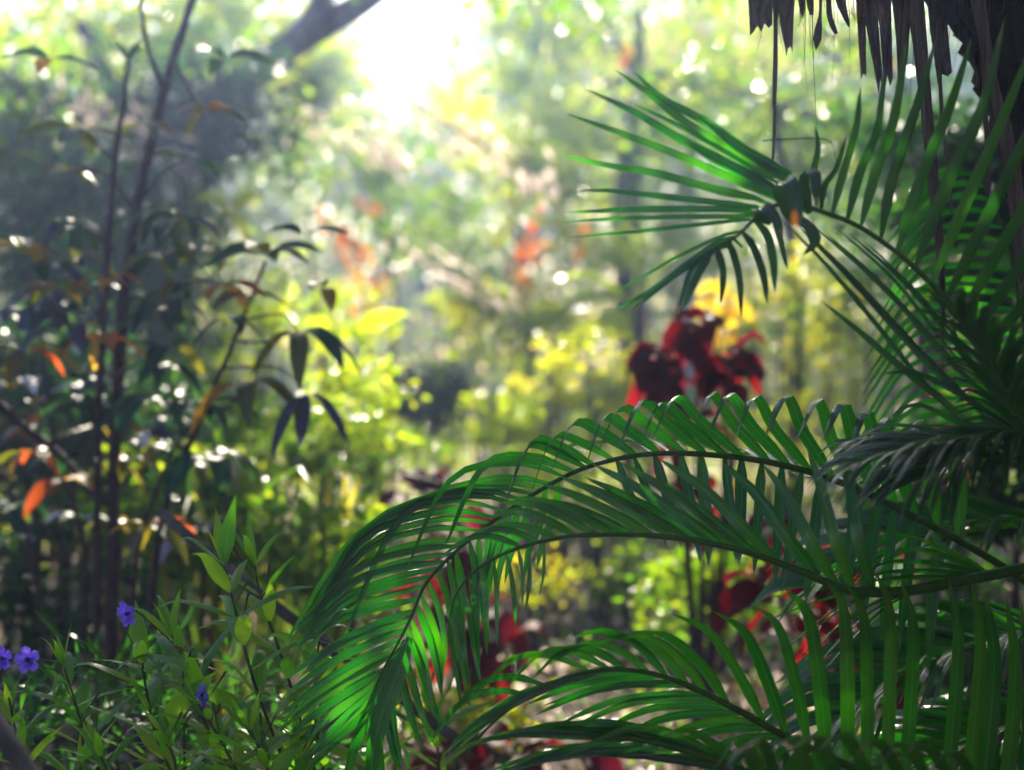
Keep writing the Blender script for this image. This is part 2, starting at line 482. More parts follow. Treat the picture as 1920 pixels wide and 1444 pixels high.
# far forest: one wall of foliage nobody could count
def forest_belt(name, y, x0, x1, z1f, n, leaf, mat, ry=3):
    px = rng.uniform(x0, x1, n)
    top = np.array([z1f(x) for x in px])
    cl = rng.uniform(0, 1, n) ** .8
    B = np.stack([px, y + rng.normal(0, ry, n), cl * top], 1)
    k = 26
    P = np.repeat(B, k, 0) + rng.normal(size=(n * k, 3)) * np.array([.55, .5, .38])
    P[:, 2] = np.abs(P[:, 2])
    D = rng.normal(size=P.shape); D[:, 2] -= .4
    o = link(name, leaf_cloud(name, P, D, leaf, leaf * .55), M[mat])
    tag(o, kind='stuff')
    return o
def top_far(x):
    u = x / 34 * 2667 + 960
    # height seen from the camera in photo pixels above the horizon; thin where the white sky shows
    hole = 270 * math.exp(-((u - 730) / 75) ** 2) 
    return max(2.0, (640 - hole) / 2667 * 34 + 1.5)
f1 = forest_belt('far_forest', 38, -15, 15, top_far, 2600, .30, 'far', .6)
f1['label'] = 'far hazy wall of green forest behind the garden'; f1['category'] = 'forest'
f2 = forest_belt('far_undergrowth', 26, -11, 11, lambda x: 1.6 + .7 * math.sin(x * 1.7), 420, .18, 'far', 2)
f2['label'] = 'low distant undergrowth in front of the far forest'; f2['category'] = 'undergrowth'

# ------------------------------------------------------------------ trees
def V3(*a): return np.array(a, dtype=float)
def A(px, py, d): return np.array(list(at(px, py, d)))
def G(px, d, z=-.05):
    p = at(px, 700, d); return np.array([p.x, p.y, z])

tree([G(250, 11.5), A(300, 700, 11.5), A(390, 260, 11.3), A(520, 105, 11), A(700, -10, 10.6), A(830, -150, 10.2)],
     [.22, .18, .15, .13, .10, .07],
     [(A(800, -240, 8.2), (1.3, 2.0, .58)), (V3(-3.0, 8.6, 4.1), (1.8, 1.9, .5)), (A(1200, -240, 8.0), (1.6, 2.4, .58)), (A(1640, -230, 7.9), (1.4, 2.2, .58))],  # unseen crowns above the view, placed to shade the foreground
     'green', 'big leaning tree with thick violet-grey limbs crossing the top left', leaf=.13, nc=64, nl=34,
     limbs=[([A(470, 150, 11.1), A(590, 30, 11), A(640, -120, 10.8)], [.13, .10, .07]),
            ([A(330, 500, 11.4), A(250, 250, 11.2), A(150, 40, 11)], [.10, .08, .05])])
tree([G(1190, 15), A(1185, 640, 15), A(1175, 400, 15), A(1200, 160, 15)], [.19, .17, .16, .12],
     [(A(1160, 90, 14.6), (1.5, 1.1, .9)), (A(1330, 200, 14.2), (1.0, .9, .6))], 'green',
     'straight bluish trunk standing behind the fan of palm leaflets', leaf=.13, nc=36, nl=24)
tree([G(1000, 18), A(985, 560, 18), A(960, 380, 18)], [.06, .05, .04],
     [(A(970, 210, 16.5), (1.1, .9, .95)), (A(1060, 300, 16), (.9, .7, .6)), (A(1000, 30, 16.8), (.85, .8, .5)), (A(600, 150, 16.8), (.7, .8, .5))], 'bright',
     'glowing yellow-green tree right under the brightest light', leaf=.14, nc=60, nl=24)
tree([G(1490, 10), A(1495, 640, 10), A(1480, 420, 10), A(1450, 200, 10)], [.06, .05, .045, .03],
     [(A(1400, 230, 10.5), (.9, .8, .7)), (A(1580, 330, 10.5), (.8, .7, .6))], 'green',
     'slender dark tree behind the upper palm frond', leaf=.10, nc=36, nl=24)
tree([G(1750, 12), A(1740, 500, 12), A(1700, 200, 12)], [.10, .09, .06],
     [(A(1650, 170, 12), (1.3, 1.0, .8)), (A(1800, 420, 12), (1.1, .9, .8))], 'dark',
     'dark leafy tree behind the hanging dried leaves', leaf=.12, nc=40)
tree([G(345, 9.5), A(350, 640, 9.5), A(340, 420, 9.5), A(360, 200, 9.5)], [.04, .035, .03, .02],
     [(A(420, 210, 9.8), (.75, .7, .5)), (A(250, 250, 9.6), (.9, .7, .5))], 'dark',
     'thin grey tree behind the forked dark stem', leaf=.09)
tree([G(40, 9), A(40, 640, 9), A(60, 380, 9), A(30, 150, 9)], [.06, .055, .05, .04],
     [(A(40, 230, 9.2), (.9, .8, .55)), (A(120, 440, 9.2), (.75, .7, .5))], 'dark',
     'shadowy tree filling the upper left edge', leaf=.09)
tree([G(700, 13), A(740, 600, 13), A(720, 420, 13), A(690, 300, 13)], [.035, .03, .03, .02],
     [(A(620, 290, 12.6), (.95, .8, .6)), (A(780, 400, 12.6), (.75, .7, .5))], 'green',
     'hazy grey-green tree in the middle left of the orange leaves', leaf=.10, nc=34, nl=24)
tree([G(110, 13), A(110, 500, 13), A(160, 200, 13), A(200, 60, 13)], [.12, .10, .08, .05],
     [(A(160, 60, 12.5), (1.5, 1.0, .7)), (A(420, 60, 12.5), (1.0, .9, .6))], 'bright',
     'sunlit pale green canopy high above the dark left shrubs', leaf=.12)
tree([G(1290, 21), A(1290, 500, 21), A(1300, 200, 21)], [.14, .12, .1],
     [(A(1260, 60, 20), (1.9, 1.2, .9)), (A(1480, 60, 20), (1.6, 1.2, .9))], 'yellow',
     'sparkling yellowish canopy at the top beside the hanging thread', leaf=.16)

# unseen trees added beside and behind the viewer to shade the foreground
def V3(*a): return np.array(a, dtype=float)
tree([V3(-2.6, -2.2, -.05), V3(-2.5, -2.0, 2), V3(-2.2, -1.2, 3.6)], [.2, .17, .12],
     [(V3(-3.4, -2.5, 3.4), (1.8, 1.8, 1.6))], 'dark', 'shade tree added behind the viewer on the left, outside the view', thin=1, leaf=.16, nc=120, nl=34)
tree([V3(3.2, -2.4, -.05), V3(3.1, -2.0, 2), V3(2.6, -.8, 3.8)], [.22, .18, .12],
     [(V3(3.4, -2.2, 3.2), (1.9, 1.8, 1.7)), (V3(2.7, 2.4, 1.9), (.8, 1.3, 1.8)), (V3(1.7, 5.5, 3.5), (1.7, 1.5, .42))], 'dark', 'shade tree added behind the viewer on the right, outside the view', thin=1, leaf=.16, nc=120, nl=34)

# ------------------------------------------------------------------ shrubs of the middle distance
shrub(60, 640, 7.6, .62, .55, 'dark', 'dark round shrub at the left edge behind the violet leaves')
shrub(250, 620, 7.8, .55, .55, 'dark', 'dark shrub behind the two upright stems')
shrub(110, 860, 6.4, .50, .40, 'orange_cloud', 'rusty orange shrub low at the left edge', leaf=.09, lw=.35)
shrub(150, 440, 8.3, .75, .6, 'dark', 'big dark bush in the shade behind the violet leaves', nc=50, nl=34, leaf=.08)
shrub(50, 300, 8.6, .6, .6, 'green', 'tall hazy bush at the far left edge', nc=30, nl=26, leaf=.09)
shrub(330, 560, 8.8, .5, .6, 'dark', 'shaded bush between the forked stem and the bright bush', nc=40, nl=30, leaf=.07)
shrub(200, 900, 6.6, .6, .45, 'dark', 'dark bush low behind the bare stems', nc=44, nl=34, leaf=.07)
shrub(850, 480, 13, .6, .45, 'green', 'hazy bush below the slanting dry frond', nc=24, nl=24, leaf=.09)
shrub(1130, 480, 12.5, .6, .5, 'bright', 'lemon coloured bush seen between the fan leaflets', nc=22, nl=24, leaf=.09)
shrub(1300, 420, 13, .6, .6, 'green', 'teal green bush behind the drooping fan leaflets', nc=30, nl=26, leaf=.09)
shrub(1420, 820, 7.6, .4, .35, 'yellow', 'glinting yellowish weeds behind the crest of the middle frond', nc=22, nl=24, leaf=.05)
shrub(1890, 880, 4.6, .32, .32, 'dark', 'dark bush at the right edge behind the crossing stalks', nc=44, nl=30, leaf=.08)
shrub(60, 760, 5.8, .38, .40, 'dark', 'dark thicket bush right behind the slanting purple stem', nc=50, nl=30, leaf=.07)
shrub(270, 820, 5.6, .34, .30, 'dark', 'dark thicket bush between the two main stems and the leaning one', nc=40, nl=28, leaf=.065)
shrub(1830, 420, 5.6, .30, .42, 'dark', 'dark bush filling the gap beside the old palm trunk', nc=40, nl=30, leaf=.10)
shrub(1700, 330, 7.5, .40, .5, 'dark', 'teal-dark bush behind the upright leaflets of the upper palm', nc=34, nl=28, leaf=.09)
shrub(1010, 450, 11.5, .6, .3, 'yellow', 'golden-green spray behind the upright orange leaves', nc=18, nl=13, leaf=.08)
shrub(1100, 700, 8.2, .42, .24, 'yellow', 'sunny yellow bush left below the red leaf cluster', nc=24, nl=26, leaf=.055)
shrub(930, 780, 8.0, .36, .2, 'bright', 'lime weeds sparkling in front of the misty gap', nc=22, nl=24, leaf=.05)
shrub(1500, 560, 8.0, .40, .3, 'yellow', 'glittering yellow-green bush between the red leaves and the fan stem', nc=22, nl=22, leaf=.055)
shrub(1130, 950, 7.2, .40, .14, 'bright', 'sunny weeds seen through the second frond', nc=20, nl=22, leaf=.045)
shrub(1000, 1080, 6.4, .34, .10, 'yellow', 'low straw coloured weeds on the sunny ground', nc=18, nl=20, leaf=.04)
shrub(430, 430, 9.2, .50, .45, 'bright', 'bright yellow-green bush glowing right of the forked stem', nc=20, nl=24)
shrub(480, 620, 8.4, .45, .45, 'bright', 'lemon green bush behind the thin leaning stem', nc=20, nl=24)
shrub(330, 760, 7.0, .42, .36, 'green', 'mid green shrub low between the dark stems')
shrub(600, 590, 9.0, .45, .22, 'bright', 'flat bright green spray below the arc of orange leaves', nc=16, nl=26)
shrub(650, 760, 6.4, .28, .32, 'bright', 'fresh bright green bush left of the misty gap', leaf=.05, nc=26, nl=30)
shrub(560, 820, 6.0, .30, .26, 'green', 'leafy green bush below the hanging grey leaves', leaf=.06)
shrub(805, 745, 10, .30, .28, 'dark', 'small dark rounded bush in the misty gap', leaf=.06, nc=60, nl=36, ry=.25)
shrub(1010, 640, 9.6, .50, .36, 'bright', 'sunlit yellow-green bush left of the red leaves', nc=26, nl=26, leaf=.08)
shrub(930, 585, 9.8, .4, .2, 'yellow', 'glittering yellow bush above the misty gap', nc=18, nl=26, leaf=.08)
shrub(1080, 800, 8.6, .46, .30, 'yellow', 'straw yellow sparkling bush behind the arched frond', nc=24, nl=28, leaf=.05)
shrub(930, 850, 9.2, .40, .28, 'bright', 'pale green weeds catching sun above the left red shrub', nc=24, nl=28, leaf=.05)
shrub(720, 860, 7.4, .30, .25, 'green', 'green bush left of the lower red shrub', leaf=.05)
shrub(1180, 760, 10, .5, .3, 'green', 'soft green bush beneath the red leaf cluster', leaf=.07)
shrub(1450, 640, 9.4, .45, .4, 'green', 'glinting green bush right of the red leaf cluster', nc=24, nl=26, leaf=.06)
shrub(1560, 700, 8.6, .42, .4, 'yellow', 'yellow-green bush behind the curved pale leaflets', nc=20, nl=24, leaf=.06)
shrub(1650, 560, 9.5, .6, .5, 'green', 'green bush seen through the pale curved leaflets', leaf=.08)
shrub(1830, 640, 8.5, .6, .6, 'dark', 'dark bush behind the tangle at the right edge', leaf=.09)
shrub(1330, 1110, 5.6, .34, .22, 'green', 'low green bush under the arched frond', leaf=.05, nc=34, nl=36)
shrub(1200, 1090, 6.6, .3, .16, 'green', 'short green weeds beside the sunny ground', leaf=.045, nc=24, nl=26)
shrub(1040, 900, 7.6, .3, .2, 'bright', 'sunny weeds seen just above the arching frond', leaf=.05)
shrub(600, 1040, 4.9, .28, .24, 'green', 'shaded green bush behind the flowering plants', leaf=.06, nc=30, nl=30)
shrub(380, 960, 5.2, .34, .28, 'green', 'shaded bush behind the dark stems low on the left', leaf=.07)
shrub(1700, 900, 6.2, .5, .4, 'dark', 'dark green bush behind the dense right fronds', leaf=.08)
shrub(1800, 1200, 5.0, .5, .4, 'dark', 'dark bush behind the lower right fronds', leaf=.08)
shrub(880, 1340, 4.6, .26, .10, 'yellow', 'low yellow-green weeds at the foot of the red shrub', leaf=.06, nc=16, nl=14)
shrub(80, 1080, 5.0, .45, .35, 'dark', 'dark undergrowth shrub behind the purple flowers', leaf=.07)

# strappy leaves: tufts of upright blades
def tuft(px, py_top, d, n, h, mat, label, w=.022, name='grass_tuft'):
    c = at(px, py_top, d)
    root = empty(name, (c.x, c.y, 0), label, 'plant')
    for i in range(n):
        a = random.uniform(0, 2 * math.pi); r = random.uniform(0, .16)
        b = np.array([c.x + r * math.cos(a), c.y + r * math.sin(a), 0])
        hh = h * random.uniform(.6, 1.08); l = random.uniform(.05, .45) * h
        p1 = b + [l * .2 * math.cos(a), l * .2 * math.sin(a), hh * .55]
        p2 = b + [l * .6 * math.cos(a), l * .6 * math.sin(a), hh]
        p3 = b + [l * 1.2 * math.cos(a), l * 1.2 * math.sin(a), hh * random.uniform(.75, 1.0)]
        o = blade_obj('blade', [b, p1, p2, p3], w * random.uniform(.7, 1.4), (-math.sin(a), math.cos(a), 0), M[mat], root, prof=prof_lance, seg=6)
    return root
M['grass_o'] = leaf_mat('strap_leaf', [(.03, .10, .015), (.06, .16, .02), (.10, .15, .02), (.28, .15, .02)],
                      [(.1, .4, .02), (.25, .55, .03), (.5, .6, .04), (.85, .45, .03)], .5, .25, .5, per='object')
tuft(520, 770, 5.6, 26, 1.25, 'grass_o', 'tall tuft of green and yellow strap leaves left of centre')
tuft(610, 850, 5.4, 22, 1.05, 'grass_o', 'shorter tuft of strap leaves with one yellow blade near centre')
tuft(420, 830, 5.2, 22, 1.1, 'grass_o', 'tuft of strap leaves behind the leaning thin stem')
tuft(300, 820, 5.6, 18, 1.15, 'grass_o', 'tuft of tawny strap leaves between the dark stems')

# ------------------------------------------------------------------ ground cover and litter
def scatter(name, n, box, leaf, mat, up, zmax, label=None, cat=None):
    x = rng.uniform(box[0], box[1], n); y = rng.uniform(box[2], box[3], n)
    z = .03 + rng.uniform(0, 1, n) ** 2 * zmax
    z += 0.05 * np.sin(x * 1.3 + y * .4) + 0.05 * np.cos(y * 1.1 - x * .5)
    B = np.stack([x, y, z], 1)
    D = rng.normal(size=B.shape); D[:, 2] = D[:, 2] * .35 + up
    o = link(name, leaf_cloud(name, B, D, leaf, leaf * .55), M[mat])
    tag(o, kind='stuff')
    return o
scatter('leaf_litter', 22000, (-4, 4.5, 2, 16), .06, 'litter', .1, .04)
scatter('dry_weeds', 9000, (-3, 4.5, 4, 15), .055, 'dryleaf', .55, .16)
scatter('ground_cover', 14000, (-5, 5, 3.2, 14), .045, 'green', .6, .16)
scatter('ground_weeds', 9000, (-7, 7, 9, 24), .08, 'bright', .6, .45)

# ------------------------------------------------------------------ red copperleaf shrubs
def copperleaf(spots, foot, label, size=.13, extra=1.0, d=5):
    root = empty('red_shrub', G(foot, d, 0), label, 'shrub', 'red-leaved shrubs in the garden')
    g = G(foot, d)
    for (px, py, dd, r, k) in spots:
        c = A(px, py, dd)
        link('stem', tube('stem', [g, (g + c) / 2 + [.03, .02, .05], c], [.014, .01, .005], 6, 12), M['stem'], root)
        for i in range(int(k * extra)):
            a = random.uniform(0, 2 * math.pi); e = random.uniform(-.9, .7)
            dr = np.array([math.cos(a) * math.cos(e), math.sin(a) * math.cos(e), math.sin(e)])
            b = c + dr * r * random.uniform(.1, .55)
            s = 1.25 * size * random.uniform(.7, 1.2)
            p1 = b + dr * s * .35 + [0, 0, s * .1]
            p2 = b + dr * s * .7 + [0, 0, -s * .05]
            p3 = b + dr * s * .95 + [0, 0, -s * .42]
            blade_obj('leaf', [b, p1, p2, p3], s * .72, (-math.sin(a), math.cos(a), random.uniform(-.5, .5)), M['red'], root,
                      prof=prof_ovate, seg=8, fold=.25, ruffle=.08)
    return root
copperleaf([(1245, 665, 5.0, .08, 7), (1365, 670, 5.0, .08, 7), (1300, 605, 5.0, .07, 5), (1240, 710, 5, .07, 5), (1385, 715, 5, .07, 5), (1300, 800, 5, .12, 5), (1330, 930, 5.1, .13, 6)],
           1310, 'tall shrub with an arch of dark red leaves above the middle frond', size=.11, extra=2.3)
copperleaf([(790, 930, 5.4, .10, 9), (860, 950, 5.4, .10, 8), (900, 1030, 5.3, .14, 9), (790, 1060, 5.3, .1, 6), (880, 1140, 5.3, .16, 12), (930, 1210, 5.2, .14, 10), (840, 1230, 5.2, .13, 8)],
           880, 'red shrub behind the drooping tip of the frond', size=.13)
copperleaf([(1460, 1120, 4.4, .12, 10), (1560, 1200, 4.4, .14, 10), (1640, 1230, 4.4, .12, 8), (1500, 1010, 4.5, .12, 5), (1620, 1010, 4.5, .10, 6)],
           1560, 'wine red shrub behind the lower right fronds', size=.14)
copperleaf([(1770, 760, 5.0, .09, 6), (1730, 880, 5.0, .1, 6), (1790, 960, 5.0, .1, 6)],
           1770, 'small red shrub glimpsed through the right edge fronds', size=.11)
copperleaf([(960, 1400, 4.2, .14, 8), (820, 1400, 4.3, .12, 6), (1080, 1400, 4.2, .1, 5)],
           950, 'low red plant at the bottom edge under the fronds', size=.11)

# orange leaves: broad drooping blades on a stem
def orange_plant(leaves, foot, d, label, mat='orange'):
    root = empty('orange_leaved_plant', G(foot, d, 0), label, 'plant')
    g = G(foot, d)
    top = A(*leaves[0][0][0])
    link('stem', tube('stem', [g, (g + top) / 2 + [.05, 0, .1], top], [.03, .02, .008], 6, 12), M['stem'], root)
    for pts, w in leaves:
        Qo = resample(spline([A(*p) for p in pts], 30), 30)
        link('twig', tube('twig', [Qo[0], Qo[15], Qo[29]], [.006, .004, .002], 5, 8), M['stem'], root)
        for i in range(16):
            q = Qo[random.randrange(2, 30)] + rng.normal(size=3) * w * .35
            dr = unit(np.array([random.gauss(0, 1), random.gauss(0, .7), random.gauss(-.5, .6)]))
            s_ = w * random.uniform(.7, 1.3)
            blade_obj('leaf', [q, q + dr * s_ * .5, q + dr * s_ + np.array([0, 0, -s_ * .25])], s_ * .5, rng.normal(size=3), M[mat if random.random() < .8 or mat == 'amber' else 'rust'], root, prof=prof_ovate, seg=4, fold=.2)
    return root
orange_plant([([(575, 395, 9), (620, 410, 9), (650, 440, 9), (675, 485, 9)], .085),
              ([(600, 410, 9), (650, 450, 9), (675, 500, 9), (690, 560, 9)], .08),
              ([(610, 430, 9), (640, 470, 9), (655, 520, 9), (672, 590, 9)], .07),
              ([(640, 430, 9), (680, 460, 9), (702, 510, 9), (712, 570, 9)], .06)], 600, 9.2,
             'arching orange leaves glowing left of the centre')
orange_plant([([(990, 545, 10), (978, 515, 10), (972, 490, 10), (960, 470, 10)], .10),
              ([(985, 500, 10), (980, 470, 10), (990, 435, 10), (1015, 405, 10)], .10),
              ([(990, 545, 10), (1000, 520, 10), (1008, 490, 10), (1000, 450, 10)], .09),
              ([(1060, 520, 10), (1080, 495, 10), (1090, 465, 10), (1085, 430, 10)], .07)], 990, 10.1,
             'upright orange leaves in the middle left of the fan')
orange_plant([([(1345, 640, 7), (1335, 600, 7), (1330, 575, 7), (1325, 545, 7)], .09),
              ([(1350, 640, 7), (1360, 610, 7), (1365, 580, 7), (1360, 550, 7)], .09)], 1350, 7.1,
             'yellow-orange leaves poking up behind the red leaf cluster', 'amber')
orange_plant([([(665, 375, 11), (680, 378, 11), (695, 380, 11), (710, 388, 11)], .06),
              ([(1185, 85, 11), (1180, 95, 11), (1172, 105, 11), (1165, 118, 11)], .06)], 690, 11.2,
             'two small yellow leaves catching light high in the haze')
# broad bright leaves
root = empty('broad_leaved_plant', G(1180, 9.5, 0), 'plant with broad bright green leaves below the fan', 'plant')
g = G(1180, 9.5)
for pts, w in [([(1180, 560, 9.5), (1130, 560, 9.4), (1060, 585, 9.2), (990, 650, 9.1)], .22),
               ([(1190, 520, 9.5), (1195, 480, 9.5), (1185, 440, 9.4), (1160, 425, 9.3)], .20),
               ([(1170, 560, 9.5), (1100, 515, 9.5), (1040, 530, 9.4), (985, 600, 9.3)], .20),
               ([(1190, 560, 9.5), (1230, 520, 9.5), (1250, 480, 9.5), (1290, 480, 9.5)], .18),
               ([(1170, 600, 9.3), (1120, 620, 9.2), (1060, 650, 9.1), (1010, 700, 9.0)], .18)]:
    blade_obj('leaf', [g + [0, 0, 1.5]] + [A(*p) for p in pts], w, (0, -.6, 1), M['bright'], root, prof=prof_lance, seg=9)
link('stem', tube('stem', [g, g + [0, 0, .8], g + [0.02, 0, 1.6]], [.05, .04, .02], 7, 10), M['herbstem'], root)

def broad_plant(foot, d, spots, label, mat='bright'):
    root = empty('broad_leaved_plant', G(foot, d, 0), label, 'plant')
    g = G(foot, d)
    top = A(*spots[0][0]) 
    link('stem', tube('stem', [g, (g + top) / 2, top], [.014, .012, .006], 7, 10), M['herbstem'], root)
    for a, b, w in spots:
        pa, pb = A(*a), A(*b)
        blade_obj('leaf', [pa, pa * .6 + pb * .4 + [0, 0, .06], pa * .2 + pb * .8 + [0, 0, .04], pb], w, (random.uniform(-.3, .3), -.8, 1), M[mat], root, prof=prof_lance, seg=9)
broad_plant(640, 8.2, [((640, 640, 8.2), (560, 610, 8.2), .12), ((645, 640, 8.2), (770, 590, 8.2), .14), ((640, 630, 8.2), (700, 660, 8.1), .12), ((640, 630, 8.2), (590, 680, 8.1), .11)],
            'plant with flat lime leaves under the arching orange leaves')
broad_plant(860, 13, [((850, 230, 13), (800, 170, 13), .24), ((860, 240, 13), (930, 190, 13), .26), ((860, 230, 13), (900, 280, 13), .24), ((850, 230, 13), (870, 130, 13), .22)],
            'tall plant with glowing yellow leaves beneath the brightest sky', 'yellow')
broad_plant(1050, 14, [((1060, 260, 14), (1010, 220, 14), .26), ((1060, 260, 14), (1130, 230, 14), .26), ((1060, 260, 14), (1100, 320, 14), .26), ((1060, 260, 14), (1000, 310, 14), .24)],
            'tall plant with broad lime leaves left of the fan tips')
broad_plant(420, 8.6, [((430, 400, 8.6), (370, 380, 8.6), .12), ((430, 400, 8.6), (500, 370, 8.6), .13), ((430, 410, 8.6), (470, 460, 8.6), .12), ((430, 400, 8.6), (400, 470, 8.6), .12)],
            'plant with broad yellowish leaves right of the forked stem', 'yellow')
# dead drooping fronds in the haze
def dead_frond(pts, n, ln, label):
    root = empty('dry_frond', Vector(A(*pts[0])), label, 'dead frond', 'dry fronds hanging in the haze')
    Q = resample(spline([A(*p) for p in pts], 40), 40)
    link('rachis', tube('rachis', [Q[0], Q[13], Q[26], Q[39]], [.012, .010, .007, .003], 6, 20), M['dry'], root)
    P, D = [], []
    for i in range(n):
        q = Q[random.randrange(3, 40)]
        P.append(q + rng.normal(size=3) * .07); D.append([random.uniform(-.3, 1.2), random.uniform(-.5, .5), -random.uniform(.2, 1.0)])
    o = link('foliage', leaf_cloud('foliage', np.array(P), np.array(D), ln * .7, ln * .13), M['dryleaf'], root); o['kind'] = 'stuff'
dead_frond([(760, 190, 9), (850, 240, 9), (950, 300, 8.9), (1045, 365, 8.8)], 110, .22, 'dry pinkish frond slanting down beneath the bright sky')
dead_frond([(700, 440, 9.5), (800, 490, 9.4), (900, 540, 9.4), (980, 575, 9.3)], 60, .2, 'grey dead frond slanting above the misty gap')
dead_frond([(80, 190, 8.4), (180, 210, 8.4), (260, 250, 8.4), (330, 330, 8.4)], 120, .16, 'dry pale frond among the shadows at upper left')
dead_frond([(500, 240, 10), (580, 220, 10), (680, 250, 10), (760, 310, 10)], 120, .2, 'dusty pink dead frond below the leaning limbs')

# ------------------------------------------------------------------ left shrub with whorled leaves
def whorl(root, px, py, d, n, size, mats, tilt=0.2, droop=.5, toward=None):
    c = A(px, py, d)
    ph = random.uniform(0, 6.28)
    for i in range(n):
        a = ph + i * 2 * math.pi / n + random.uniform(-.25, .25)
        e = tilt + random.uniform(-.25, .25)
        dr = np.array([math.cos(a) * math.cos(e), math.sin(a) * math.cos(e), math.sin(e)])
        s = 1.12 * size * random.uniform(.75, 1.15)
        b = c + dr * s * .06
        blade_obj('leaf', [b, b + dr * s * .35 + [0, 0, s * .06], b + dr * s * .72 + [0, 0, -s * droop * .25], b + dr * s + [0, 0, -s * droop * .75]],
                  s * .36, (-math.sin(a), math.cos(a), random.uniform(-.35, .35)), M[random.choice(mats)], root, prof=prof_lance, seg=8, fold=.3, twist=random.uniform(-.5, .5))

def stem_of(root, pts, r, twig=None):
    P = [A(*p) for p in pts]
    me = tube('stem', P, r, 8, len(P) * 6, .25)
    return link('stem', me, M['stem'], root)

sh = empty('tall_shrub', G(215, 4.3, 0), 'tall shrub with a forked dark stem and drooping whorled leaves at left', 'shrub')
stem_of(sh, [(205, 1500, 4.3), (212, 1000, 4.3), (225, 640, 4.3), (255, 400, 4.3), (308, 170, 4.3), (368, -20, 4.3), (400, -120, 4.3)], [.022, .020, .018, .0165, .0145, .012, .010])
stem_of(sh, [(310, 172, 4.3), (280, 100, 4.25), (268, 40, 4.25), (262, -60, 4.2)], [.009, .007, .006, .005])
stem_of(sh, [(185, 1480, 4.2), (182, 900, 4.2), (195, 600, 4.2), (212, 330, 4.2), (232, 190, 4.2), (240, 110, 4.2)], [.013, .012, .010, .009, .008, .006])
for (a, b, c_) in [((262, 380), (300, 330), (345, 300)), ((240, 520), (290, 470), (340, 410)), ((235, 560), (270, 560), (300, 590)), ((228, 640), (260, 640), (310, 650)),
                   ((222, 760), (250, 740), (290, 755)), ((215, 470), (180, 440), (140, 415)), ((205, 560), (170, 600), (130, 640)), ((198, 640), (160, 700), (155, 750)),
                   ((212, 300), (160, 250), (130, 240)), ((330, 120), (360, 180), (380, 220)), ((255, 400), (200, 330), (130, 320)), ((220, 720), (180, 660), (200, 520))]:
    stem_of(sh, [(*a, 4.3), (*b, 4.25), (*c_, 4.2)], [.006, .0045, .003])
TEAL = ['teal', 'teal', 'dark_o']; M['dark_o'] = M['teal']
for (px, py, n, s, mats, tl, dp) in [
    (150, 245, 4, .17, ['teal', 'olive'], 0, .2), (240, 115, 4, .07, ['teal'], .9, .1), (130, 425, 5, .11, ['violet', 'teal'], 0, .6),
    (60, 590, 5, .15, ['violet'], .1, .6), (130, 610, 5, .13, ['violet', 'olive'], 0, .6), (50, 660, 5, .15, ['olive', 'rust'], 0, .7),
    (205, 525, 4, .08, ['rust'], .1, .6), (195, 635, 4, .11, ['rust'], 0, .6), (300, 590, 5, .14, ['teal', 'teal', 'olive'], 0, .7),
    (320, 650, 5, .15, ['teal', 'olive'], 0, .7), (300, 690, 5, .12, ['teal'], 0, .9), (150, 750, 6, .15, ['teal'], 0, .7), (285, 755, 6, .15, ['teal'], 0, .8),
    (345, 300, 4, .13, ['olive', 'teal'], 0, .4), (385, 210, 4, .12, ['teal', 'olive'], 0, .4), (340, 410, 5, .12, ['teal', 'violet'], 0, .6),
    (300, 480, 5, .12, ['olive', 'teal'], 0, .6), (130, 320, 4, .1, ['olive'], 0, .4), (420, 110, 3, .13, ['teal'], .1, .3), (95, 110, 3, .16, ['teal', 'olive'], -.2, .2),
    (200, 760, 5, .12, ['teal'], 0, .7), (240, 860, 5, .1, ['teal', 'olive'], 0, .8), (280, 230, 3, .1, ['olive'], 0, .4)]:
    whorl(sh, px, py, 4.25 + random.uniform(-.12, .12), n, s, mats, tl, dp)

for k in range(38):
    px = random.uniform(-10, 400); py = random.uniform(380, 1010)
    whorl(sh, px, py, random.uniform(4.1, 4.7), random.randint(3, 6), random.uniform(.08, .14), random.choice([['teal'], ['teal', 'violet'], ['teal', 'olive'], ['olive'], ['teal', 'violet']]), 0, random.uniform(.4, .9))
sh2 = empty('leaning_shrub', G(300, 4.0, 0), 'slim shrub leaning right whose stem tip carries a fan of leaves', 'shrub')
stem_of(sh2, [(250, 1500, 4.0), (300, 1000, 4.0), (370, 800, 4.0), (430, 660, 4.0), (478, 540, 4.0), (498, 490, 4.0)], [.011, .010, .008, .0065, .005, .004])
stem_of(sh2, [(262, 1450, 4.05), (250, 1100, 4.05), (300, 900, 4.05), (360, 790, 4.05)], [.008, .007, .005, .003])
for (a, b, c_) in [((440, 640), (500, 640), (560, 620)), ((420, 690), (520, 690), (570, 730)), ((470, 560), (440, 540), (410, 530)), ((385, 770), (420, 770), (460, 720)), ((455, 600), (530, 590), (560, 625))]:
    stem_of(sh2, [(*a, 4.0), (*b, 3.97), (*c_, 3.95)], [.004, .003, .002])
